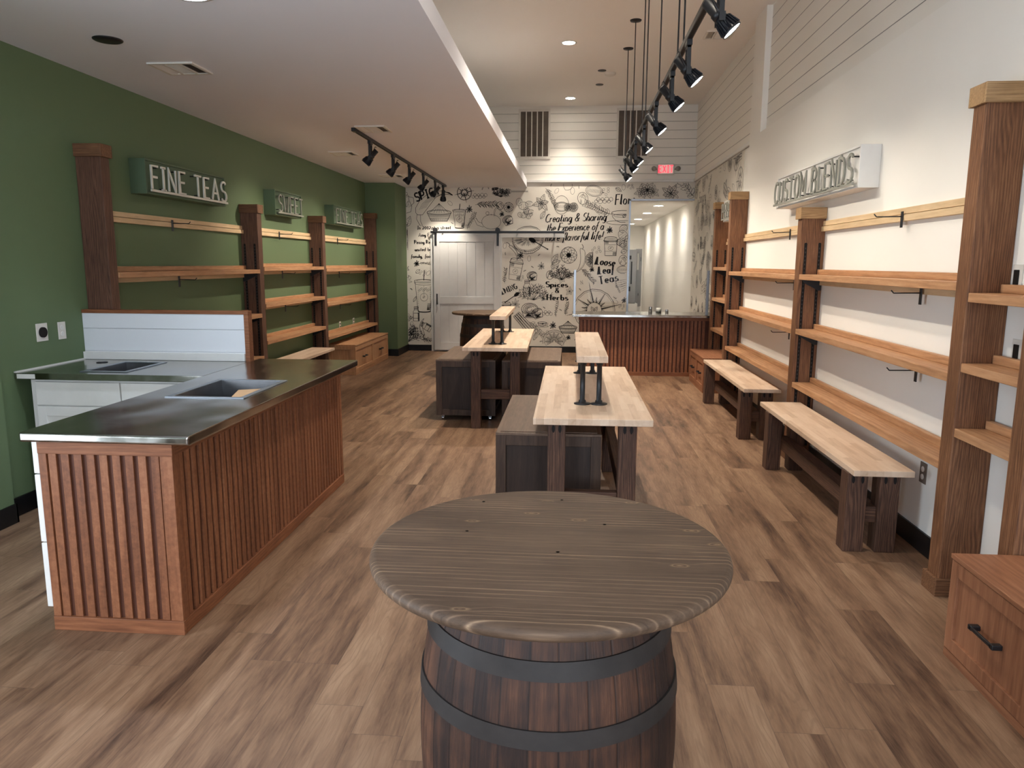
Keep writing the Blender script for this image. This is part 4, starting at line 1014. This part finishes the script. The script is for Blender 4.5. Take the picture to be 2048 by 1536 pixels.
# ------------------------------------------------------------------ box signs
def sign(side, xw, y0, y1, z0, z1, text, label, depth=.133, boxm='greenbox', lm='letter', th=.017):
    s = 1 if side == 'L' else -1; xf = xw+s*depth
    T = thing('box_sign', label, 'sign', (xw+s*depth/2, (y0+y1)/2, z0), 'box signs on the side walls')
    t = .014; m = MB()
    m.box(xw+s*.001, xf, y0, y0+t, z0, z1).box(xw+s*.001, xf, y1-t, y1, z0, z1).box(xw+s*.001, xf, y0+t, y1-t, z0, z0+t).box(xw+s*.001, xf, y0+t, y1-t, z1-t, z1)
    m.box(xw+s*.001, xf-s*.012, y0+t, y1-t, z0+t, z1-t)
    m.build('sign_box', M[boxm], T, .0015)
    h = (z1-z0)*.66; zb = z0+(z1-z0)*.15
    st, wd = text_strokes(text, h, .22, 1.0, True); k_ = (y1-y0-.07)/wd; ya = y0+.035
    if s < 0: ya = y1-.035
    xa = xf+s*.022; xb = xa+s*.012
    def add_st(m, p):
        L, Rr = ribbon(p, lambda a, b: th); n = len(p)
        def q(pt, x): return (x, ya+s*pt[0], zb+pt[1])
        v = [q(a, xa) for a in L]+[q(a, xa) for a in Rr]+[q(a, xb) for a in L]+[q(a, xb) for a in Rr]
        f = []
        for i in range(n-1):
            f += [(i, i+1, n+i+1, n+i), (2*n+i, 3*n+i, 3*n+i+1, 2*n+i+1), (i, 2*n+i, 2*n+i+1, i+1), (n+i, n+i+1, 3*n+i+1, 3*n+i)]
        f += [(0, n, 3*n, 2*n), (n-1, 3*n-1, 4*n-1, 2*n-1)]
        m.add(v, f)
    for q_ in st:
        m = MB()
        for p in q_: add_st(m, [(a*k_, b) for a, b in p])
        m.build('letter', M[lm], T)
    m = MB().box(xa, xb, y0+.02, y1-.02, zb-.022, zb-.004); m.build('letter_bar', M[lm], T)
    for q_ in st:
        for pt in (q_[0][0], q_[-1][-1]):
            yy = ya+s*pt[0]*k_; z = min(max(zb+pt[1], zb+.01), zb+h-.01); MB().cyl((xf-s*.012, yy, z), (xa, yy, z), .005, n=8).build('standoff_pin', M['black'], T)
sign('L', XL, 5.756, 7.115, 2.13, 2.40, 'FINE TEAS', 'long green box sign reading FINE TEAS nearest the camera')
sign('L', XL, 8.34, 9.17, 2.13, 2.41, 'SWEET', 'short green box sign reading SWEET', lm='letter_grey')
sign('L', XL, 10.44, 11.83, 2.13, 2.40, 'FINE TEAS', 'farther green box sign reading FINE TEAS, by the green pilaster', lm='letter_grey')
sign('R', XR, 5.16, 7.13, 2.10, 2.375, 'CUSTOM BLENDS', 'long white box sign reading CUSTOM BLENDS on the right wall', boxm='white', lm='letter_grey', th=.02)
sign('R', XR2, 9.15, 10.15, 2.145, 2.41, 'PEPPERS', 'white box sign partly hidden behind the knotted post at the back right', boxm='white', lm='letter_grey')

# ------------------------------------------------------------------ benches, tables, carts, drawer benches
def flat_top(T, name, x0, x1, y0, y1, z, th, bev=.003): return box(name, M['butcher'], T, x0, x1, y0, y1, z-th, z, bev)
def pocket(T, x0, x1, y, z):
    m = MB()
    for x in (x0+.03, x1-.03): m.prism([(x+.009*math.cos(a), z-.035+.022*math.sin(a)) for a in [2*PI*i/10 for i in range(10)]], 'y', y-.0008, y+.002)
    m.build('screw_pockets', M['slot'], T)
def bench(x0, x1, y0, y1, z, label, ly0, ly1, rot=0, lw=.11):
    T = thing('bench', label, 'bench', ((x0+x1)/2, (y0+y1)/2, 0), 'maple topped benches'); th = .034
    flat_top(T, 'bench_top', x0, x1, y0, y1, z, th)
    for yy in (ly0, ly1):
        for xx in (x0-.012+.005, x1-lw-.045):
            l = box('leg', M['leg'], T, xx, xx+lw, yy, yy+lw, 0, z-th, .004)
            if yy == ly0: pocket(T, xx, xx+lw, yy, z-th)
        box('cross_rail', M['leg_x'], T, x0-.007+lw, x1-lw-.045, yy+.02, yy+lw-.02, .17, .26, .004)
    xm = (x0+x1)/2-.02
    box('long_beam', M['leg_y'], T, xm-.045, xm+.045, ly0+lw-.02, ly1+.02, .17, .26, .004)
    T.rotation_euler.z = rot
bench(1.563, 1.885, 4.05, 6.10, .49, 'maple topped bench with dark legs nearest the camera on the right', 4.11, 5.79)
bench(1.575, 1.905, 6.72, 8.80, .49, 'farther maple topped bench along the right wall, behind the near one', 6.81, 8.59)
bench(-3.40, -3.09, 7.84, 9.49, .49, 'maple topped bench under the shelves on the green wall, half hidden by the steel counter', 7.92, 9.25)

def table(x0, x1, y0, y1, label, sy0, sy1, sx0, sx1, pipes, side_beam, rot):
    z = .805; th = .036; lw = .095
    T = thing('display_table', label, 'table', ((x0+x1)/2, (y0+y1)/2, 0), 'maple topped display tables')
    flat_top(T, 'table_top', x0, x1, y0, y1, z, th)
    for yy in (y0+.07, y1-.07-lw):
        for xx in (x0+.075, x1-.075-lw):
            box('leg', M['leg'], T, xx, xx+lw, yy, yy+lw, 0, z-th, .004)
            if yy == y0+.07: pocket(T, xx, xx+lw, yy, z-th)
        box('cross_rail', M['leg_x'], T, x0+.075+lw, x1-.075-lw, yy+.02, yy+lw-.02, .29, .385, .004)
    if side_beam: box('long_beam', M['leg_y'], T, x1-.075-lw+.02, x1-.09, y0+.07+lw, y1-.07-lw, .29, .385, .004)
    rz = 1.092
    box('riser_shelf', M['butcher'], T, sx0, sx1, sy0, sy1, rz-.038, rz, .003, 'raised narrow maple shelf')
    for px, py in pipes:
        m = MB().lathe([(0, z), (.048, z), (.048, z+.005), (.022, z+.008), (.020, z+.022), (.0145, z+.024), (.0145, rz-.062), (.020, rz-.06), (.022, rz-.046), (.045, rz-.043), (.045, rz-.038), (0, rz-.038)], (px, py, 0), 20)
        m.build('pipe_support', M['black'], T, label='black iron pipe support with round flanges')
    T.rotation_euler.z = rot
table(-.186, .435, 3.77, 5.77, 'nearer display table with maple top and riser shelf on black pipes', 4.10, 5.57, .038, .213, ((.076, 4.19), (.170, 4.19), (.079, 5.40), (.170, 5.40)), True, .002)
table(-1.045, -.42, 6.96, 9.06, 'farther display table with maple top and riser shelf, over two dark carts', 7.16, 8.83, -.80, -.64, ((-.775, 7.30), (-.688, 7.30), (-.775, 8.63), (-.688, 8.63)), False, .02)

def cart(x0, x1, y0, y1, label, h=.635):
    T = thing('storage_cart', label, 'cart', ((x0+x1)/2, (y0+y1)/2, 0), 'dark wooden rolling carts'); zb = .055
    box('cart_body', M['cart_panel_shade'], T, x0+.018, x1-.018, y0+.018, y1-.018, zb, h-.02, .002)
    w = .06
    for yy, yo in ((y0, y0+.018), (y1-.018, y1)):
        m = MB(); m.box(x0, x0+w, yy, yo, zb, h-.02).box(x1-w, x1, yy, yo, zb, h-.02).box(x0+w, x1-w, yy, yo, h-.02-w, h-.02).box(x0+w, x1-w, yy, yo, zb, zb+w)
        m.build('end_frame', M['cart'], T, .002)
    for xx, xo in ((x0, x0+.018), (x1-.018, x1)):
        m = MB(); m.box(xx, xo, y0+.018, y0+w, zb, h-.02).box(xx, xo, y1-w, y1-.018, zb, h-.02).box(xx, xo, y0+w, y1-w, h-.02-w, h-.02).box(xx, xo, y0+w, y1-w, zb, zb+w)
        m.build('side_frame', M['cart'], T, .002)
    m = MB().box(x0, x1, y0, y1, h-.02, h-.005); m.box(x0+.025, x1-.025, y0+.025, y1-.025, h-.005, h)
    m.build('lid', M['cart_top'], T, .0015)
    for xx in (x0+.06, x1-.06):
        for yy in (y0+.06, y1-.06):
            m = MB().cyl((xx-.01, yy, .022), (xx+.01, yy, .022), .022, n=18); m.box(xx-.014, xx+.014, yy-.012, yy+.012, .03, zb)
            m.build('caster', M['chrome'], T)
cart(-1.355, -.745, 7.37, 8.60, 'dark wooden cart on casters at the left under the farther display table')
cart(-.68, -.09, 7.37, 8.58, 'dark wooden cart on the right side of the farther display table')
cart(-.42, .192, 4.17, 5.42, 'dark wooden cart pushed under the nearer display table')

def drawer_bench(side, xf, xb, y0, y1, h, nd, label, MZ='drawer', MY='drawer_y'):
    """front face at xf, back at xb; side L faces +X, R faces -X"""
    s = 1 if side == 'L' else -1
    T = thing('drawer_bench', label, 'drawer unit', ((xf+xb)/2, (y0+y1)/2, 0), 'low wooden benches with drawers')
    box('carcass', M[MZ], T, xb, xf-s*.02, y0, y1, 0.0, h-.02, .002)
    box('top_board', M[MY], T, xb, xf+s*.004, y0-.004, y1+.004, h-.02, h, .003)
    e = MB(); X0, X1 = sorted((xb, xf-s*.02)); w = .05
    e.box(X0, X1, y0-.01, y0, h-.02-w, h-.02).box(X0, X1, y0-.01, y0, .0, w+.01).box(X0, X0+w, y0-.01, y0, w+.01, h-.02-w).box(X1-w, X1, y0-.01, y0, w+.01, h-.02-w)
    e.build('end_frame', M[MZ], T, .002)
    box('plinth', M[MY], T, xf-s*.02, xf-s*.002, y0-.01, y1, 0, .035, .001)
    L = (y1-y0)/nd
    for i in range(nd):
        a, b = y0-.01+(L*i if i else 0)+.002+(.01 if i else 0), y0+L*(i+1)-.002; z0, z1 = .038, h-.023
        m = MB().box(xf-s*.0195, xf-s*.012, a+.05, b-.05, z0+.05, z1-.05)
        m.box(xf-s*.0195, xf, a, a+.052, z0, z1).box(xf-s*.0195, xf, b-.052, b, z0, z1).box(xf-s*.0195, xf, a+.052, b-.052, z0, z0+.055).box(xf-s*.0195, xf, a+.052, b-.052, z1-.06, z1)
        dr = m.build('drawer', M[MZ], T, .002)
        c = (a+b)/2; zc = (z0+z1)/2+.0; xs_ = xf-s*.012
        hm = MB().box(xs_+s*.028, xs_+s*.038, c-.075, c+.075, zc-.007, zc+.007).box(xs_, xs_+s*.038, c-.085, c-.062, zc-.010, zc+.010).box(xs_, xs_+s*.038, c+.062, c+.085, zc-.010, zc+.010)
        o = wloc(T)
        hb = hm.build('handle', M['black'], None, .003, 'black bar handle'); hb.parent = dr
        hb.location = (-o.x, -o.y, -o.z)
drawer_bench('L', -3.055, XL+.002, 10.32, 12.22, .435, 2, 'cherry drawer bench in a lit tone against the green wall below the far shelves', 'drawer_l', 'drawer_lit_y')
drawer_bench('R', 1.665, XR2-.014, 9.32, 10.36, .44, 2, 'small cherry drawer bench in front of the far slatted counter')
drawer_bench('R', 1.573, XR-.014, 1.84, 3.0, .44, 2, 'cherry drawer bench cut by the lower right corner of the photo')

# ------------------------------------------------------------------ barrels
def barrel(cx, cy, label, R0=.262, R1=.325, H=.885, top=.92, TRr=.436, tx=0, ty=0, rot=0):
    T = thing('barrel_table', label, 'barrel table', (cx, cy, 0), 'oak barrels with round table tops')
    def rad(z): t = 2*z/H-1; return R1-(R1-R0)*t*t
    prof = [(rad(H*i/20), H*i/20) for i in range(21)]
    MB().lathe([(0, 0)]+prof+[(R0-.02, H), (R0-.025, H-.02), (0, H-.02)], (cx, cy, 0), 90).build('barrel_staves', M['stave'], T)
    for z0, z1 in ((.0, .05), (.11, .155), (.25, .295), (.572, .614), (.720, .762), (.835, .885)):
        m = MB().lathe([(rad(z0)+.0005, z0), (rad(z0)+.0045, z0), (rad(z1)+.0045, z1), (rad(z1)+.0005, z1)], (cx, cy, 0), 90, closed=True, hard=True)
        m.build('hoop', M['hoop'], T)
    th = .034
    p = [(0, top-th)]+[(TRr-.017+.017*math.cos(a), top-th/2+.017*math.sin(a)) for a in [-PI/2+PI*i/10 for i in range(11)]]+[(0, top)]
    o = MB().lathe(p, (cx+tx, cy+ty, 0), 120).build('round_top', M['barrel_top'], T)
    return T
NB = barrel(-.042, 1.755, 'large barrel table with round grey-brown plank top closest to the camera', ty=-.018, H=.886)
for hx, hy in ((-.24, 2.04), (-.015, 2.075), (.10, 1.88), (-.255, 1.80), (-.02, 1.68)):
    MB().lathe([(0, .0006), (.0045, .0006)], (hx, hy, .92), 12).build('screw_hole', M['slot'], NB)
barrel(-1.24, 10.45, 'barrel table standing at the back in front of the white barn door')

# ------------------------------------------------------------------ slatted counters
def slats_y(m, x0, x1, y, z0, z1, pitch=.055, w=.035, t=.010):
    """slats on a face looking to -Y"""
    n = int(round((x1-x0)/pitch)); p = (x1-x0)/n
    for i in range(n): m.box(x0+p*i+(p-w)/2, x0+p*i+(p+w)/2, y-t, y, z0, z1, 0)
def slats_x(m, y0, y1, x, z0, z1, pitch=.055, w=.034, t=.009):
    n = int(round((y1-y0)/pitch)); p = (y1-y0)/n
    for i in range(n): m.box(x, x+t, y0+p*i+(p-w)/2, y0+p*i+(p+w)/2, z0, z1, 0)
def slab_hole(x0, x1, y0, y1, z0, z1, hx0, hx1, hy0, hy1):
    m = MB(); o = [(x0, y0), (x1, y0), (x1, y1), (x0, y1)]; h = [(hx0, hy0), (hx1, hy0), (hx1, hy1), (hx0, hy1)]
    v = [(a, b, z1) for a, b in o]+[(a, b, z1) for a, b in h]+[(a, b, z0) for a, b in o]+[(a, b, z0) for a, b in h]
    f = []
    for i in range(4):
        j = (i+1) % 4
        f += [(i, j, 4+j, 4+i), (8+i, 12+i, 12+j, 8+j), (i, 8+i, 8+j, j), (4+i, 4+j, 12+j, 12+i)]
    m.add(v, f); return m

# near island counter
BX0, BX1, BY0, BY1, BT = -2.235, -1.645, 2.872, 5.16, .865
T = thing('counter_base', 'slatted brown wooden base under the near steel counter', 'counter', ((BX0+BX1)/2, 4.0, 0))
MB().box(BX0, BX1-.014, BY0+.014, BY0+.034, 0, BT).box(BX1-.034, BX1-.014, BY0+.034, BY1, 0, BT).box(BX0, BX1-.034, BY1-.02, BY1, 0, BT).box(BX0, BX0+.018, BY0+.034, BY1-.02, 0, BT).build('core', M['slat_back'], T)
m = MB(); slats_y(m, BX0+.03, BX1-.05, BY0+.014, .064, .797); m.box(BX0, BX0+.035, BY0, BY0+.014, .064, .797).box(BX1-.055, BX1, BY0, BY0+.014, .064, .797)
m.build('slatted_end', M['slat'], T, .0015)
m = MB(); slats_x(m, BY0+.05, BY1-.03, BX1-.014, .064, .797); m.box(BX1-.014, BX1, BY0+.014, BY0+.05, .064, .797).box(BX1-.014, BX1, BY1-.035, BY1, .064, .797)
m.build('slatted_side', M['slat'], T, .0015)
MB().box(BX0, BX1+.004, BY0-.004, BY0+.014, .797, BT).build('top_trim', M['slat_trim'], T, .002); MB().box(BX1-.014, BX1+.004, BY0+.014, BY1, .797, BT).build('top_trim', M['slat_trim_y'], T, .002)
MB().box(BX0, BX1+.004, BY0-.004, BY0+.014, 0, .064).build('base_trim', M['slat_trim'], T, .002); MB().box(BX1-.014, BX1+.004, BY0+.014, BY1, 0, .064).build('base_trim', M['slat_trim_y'], T, .002)
# white drawer cabinet on its staff side
T = thing('staff_cabinet', 'white drawer cabinet on the staff side of the slatted counter', 'cabinet', (-2.5, 3.6, 0))
for i, (a, b) in enumerate(((.105, .398), (.403, .703), (.708, .862))):
    for j in range(2):
        ya = 2.872+.73*j; m = MB().box(-2.262, -2.236, ya+.002, ya+.728, a, b); m.build('drawer', M['white'], T, .003)
# back cabinets under the worktop along the green wall
T = thing('back_cabinet', 'white cabinet with drawers under the rear steel worktop', 'cabinet', (-2.83, 4.7, 0))
MB().box(-3.40, -3.38, 4.375, 5.02, .1, .865).box(-2.27, -2.25, 4.375, 5.02, .1, .865).box(-3.38, -2.27, 5.0, 5.02, .1, .865).box(-3.38, -2.27, 4.375, 5.0, .1, .12).box(-3.38, -2.27, 4.375, 4.39, .12, .865).build('carcass', M['white'], T); box('toe_kick', M['black_base'], T, -3.38, -2.26, 4.43, 5.0, 0, .1, 0)
for j in range(2):
    xa = -3.36+.565*j; xb = xa+.555
    MB().box(xa, xb, 4.355, 4.374, .70, .848).build('drawer', M['white'], T, .002)
    m = MB().box(xa, xb, 4.362, 4.374, .11, .692)
    m.box(xa, xa+.06, 4.352, 4.362, .11, .692).box(xb-.06, xb, 4.352, 4.362, .11, .692).box(xa+.06, xb-.06, 4.352, 4.362, .63, .692).box(xa+.06, xb-.06, 4.352, 4.362, .11, .17)
    m.build('cabinet_door', M['white'], T, .002)
# steel tops
TZ = .905; SX0, SX1, SY0, SY1 = -2.06, -1.69, 3.64, 4.19
T = thing('steel_countertop', 'long stainless steel countertop with sink on the slatted counter', 'countertop', (-1.88, 4.0, TZ-.04))
slab_hole(-2.25, -1.525, 2.79, 5.20, TZ-.04, TZ, SX0, SX1, SY0, SY1).build('top_sheet', M['steel'], T, .011, seg=5)
def basin(T, x0, x1, y0, y1, z, d=.17, rim=.03):
    m = slab_hole(x0-rim, x1+rim, y0-rim, y1+rim, z+.0005, z+.005, x0, x1, y0, y1); m.build('sink_rim', M['alu'], T, .001)
    m = MB(); o = .02
    v = [(x0, y0, z+.001), (x1, y0, z+.001), (x1, y1, z+.001), (x0, y1, z+.001), (x0+o, y0+o, z-d), (x1-o, y0+o, z-d), (x1-o, y1-o, z-d), (x0+o, y1-o, z-d)]
    m.add(v, [(0, 1, 5, 4), (1, 2, 6, 5), (2, 3, 7, 6), (3, 0, 4, 7), (4, 5, 6, 7)]); m.build('sink_bowl', M['basin'], T)
    MB().lathe([(0, 0), (.03, 0), (.035, .003)], ((x0+x1)/2, (y0+y1)/2, z-d+.001), 20).build('drain', M['chrome'], T)
basin(T, SX0+.004, SX1-.004, SY0+.004, SY1-.004, TZ)
T = thing('steel_worktop', 'rear stainless steel worktop with sink against the green wall', 'countertop', (-2.85, 4.7, TZ-.04))
slab_hole(-3.478, -2.252, 4.335, 5.03, TZ-.04, TZ, -3.08, -2.82, 4.45, 4.88).build('top_sheet', M['steel'], T, .004, seg=3)
basin(T, -3.076, -2.824, 4.454, 4.876, TZ)
MB().box(-3.478, -3.466, 4.335, 5.03, TZ, TZ+.009).build('caulk_strip', M['white'], T); MB().lathe([(0, 0), (.036, 0), (.036, .004), (0, .004)], (-3.24, 4.86, TZ), 24).build('grommet', M['black'], T)
MB().box(-3.46, -3.34, 4.3335, 4.3348, TZ-.035, TZ-.006).build('label_plate', M['plastic'], T)
m = MB(); m.add([(-1.86, 3.69, .815), (-1.72, 3.69, .815), (-1.72, 4.15, .872), (-1.93, 4.13, .86), (-1.86, 3.69, .811), (-1.72, 3.69, .811), (-1.72, 4.15, .868), (-1.93, 4.13, .856)], [(0, 1, 2, 3), (7, 6, 5, 4), (0, 4, 5, 1), (1, 5, 6, 2), (2, 6, 7, 3), (3, 7, 4, 0)])
tag(m.build('cardboard_sheet', M['card']), 'flat tan cardboard piece lying inside the near counter sink', 'cardboard')
# splash partition
T = thing('splash_partition', 'low white shiplap partition with wooden edge behind the rear worktop', 'partition', (-2.86, 5.06, 0))
box('shiplap_panel', M['shiplap_counter'], T, -3.478, -2.285, 5.035, 5.09, 0, 1.235, .002)
box('ledge', M['white'], T, -3.478, -2.285, 5.012, 5.034, TZ+.001, TZ+.055, .002)
m = MB().box(-3.478, -2.252, 5.03, 5.095, 1.235, 1.26).box(-2.285, -2.252, 5.03, 5.095, 0, 1.235); m.build('edge_trim', M['slat_trim'], T, .002)

# far counter with sneeze guard
T = thing('counter_base', 'slatted brown wooden counter base at the back by the passage', 'counter', (1.03, 11.0, 0))
FX0, FX1, FY = .12, 1.925, 10.70
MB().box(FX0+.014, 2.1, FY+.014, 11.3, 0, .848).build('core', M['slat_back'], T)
m = MB(); slats_y(m, FX0+.01, FX1, FY+.014, .055, .80, .0565, .036); m.build('slatted_front', M['slat'], T, .0015)
MB().box(FX0, FX1+.17, FY-.004, FY+.014, .80, .848).build('top_trim', M['slat_trim'], T, .002); MB().box(FX0, FX1+.17, FY-.004, FY+.014, 0, .055).build('base_trim', M['slat_trim'], T, .002)
T = thing('steel_countertop', 'stainless steel countertop on the far slatted counter', 'countertop', (1.0, 10.95, .848))
MB().box(.03, 2.1, 10.58, 11.35, .849, .885).build('top_sheet', M['steel'], T, .004)
T = thing('sneeze_guard', 'clear upright glass guard between two metal posts on the far counter', 'glass guard', (1.0, 10.66, .885))
MB().box(.08, 1.90, 10.655, 10.661, .886, 1.50).build('glass_pane', M['glass'], T)
for x in (.04, 1.90): box('guard_post', M['alu'], T, x, x+.035, 10.64, 10.675, .886, 1.51, .003)
for i, (x, w, h, mt) in enumerate(((1.18, .05, .09, 'chrome'), (1.30, .08, .07, 'plastic'), (1.42, .05, .05, 'chrome'))):
    o = MB().lathe([(0, 0), (w*.5, 0), (w*.5, h*.9), (w*.4, h), (0, h)], (x, 11.1, .886), 20).build('countertop_cup', M[mt]); tag(o, ('tall metal cup', 'wide white tub', 'short metal cup')[i]+' standing on the far steel countertop', 'container')

# passage: wall ovens on a white base
T = thing('passage_oven_tower', 'grey steel appliance tower with black windows seen in the passage', 'oven', (1.4, 18.2, 0))
box('base_cabinet', M['white'], T, 1.03, 1.60, 18.0, 18.6, 0, .655, .004); box('oven_body', M['oven'], T, 1.05, 1.545, 18.0, 18.55, .66, 1.93, .004)
MB().box(1.36, 1.425, 17.992, 18.0, 1.70, 1.79).box(1.365, 1.42, 17.992, 18.0, .95, 1.06).build('control_window', M['black'], T); MB().box(1.42, 1.45, 17.985, 18.0, 1.12, 1.65).build('handle', M['black'], T)
T = thing('passage_cooler', 'narrow grey steel cooler beside the oven tower in the passage', 'cooler', (1.68, 18.7, 0))
box('cooler_body', M['oven'], T, 1.585, 1.735, 18.65, 19.2, .56, 1.96, .004); box('base', M['white'], T, 1.61, 1.72, 18.66, 19.1, 0, .555, .004)
MB().box(1.70, 1.712, 18.64, 18.65, 1.66, 1.76).box(1.66, 1.672, 18.64, 18.65, .82, .88).build('latch', M['black'], T); MB().box(1.62, 1.66, 18.642, 18.65, 1.45, 1.85).build('notice_sheet', M['plastic'], T)

# ------------------------------------------------------------------ outlets
def outlet(side, xw, y, z, label, w=.075, h=.118, kind='duplex', m1='grille', m2='slot'):
    s = 1 if side == 'L' else -1
    T = thing('wall_outlet', label, 'outlet', (xw, y, z), 'outlets on the walls')
    box('cover_plate', M[m1], T, xw+s*.0005, xw+s*.006, y-w/2, y+w/2, z-h/2, z+h/2, .002)
    m = MB()
    if kind == 'round': m.cyl((xw+s*.006, y, z), (xw+s*.018, y, z), .034, n=24)
    elif kind == 'duplex':
        for dz in (-.022, .022): m.cyl((xw+s*.006, y, z+dz), (xw+s*.009, y, z+dz), .016, n=16)
    else: m.box(xw+s*.006, xw+s*.012, y-.018, y+.018, z-.036, z+.036)
    m.build('receptacle', M[m2], T, 0 if kind != 'rocker' else .002)
outlet('L', XL, 4.616, 1.135, 'square outlet with round black receptacle on the green wall', .105, .118, 'round')
outlet('L', XL, 4.81, 1.13, 'white duplex outlet next to the round receptacle', m2='plastic')
outlet('L', XL, 10.97, .66, 'left small outlet just above the lowest far shelf'); outlet('L', XL, 11.68, .66, 'right small outlet just above the lowest far shelf')
outlet('R', XR, 4.20, .445, 'brown duplex outlet on the white wall beneath the lowest right shelf', m1='grille_dark', m2='grille')
outlet('R', XR, 3.46, 1.215, 'black rocker outlet above the middle shelf at the right edge', kind='rocker'); outlet('R', XR, 3.52, 1.545, 'black rocker outlet above the top shelf at the right edge', kind='rocker')
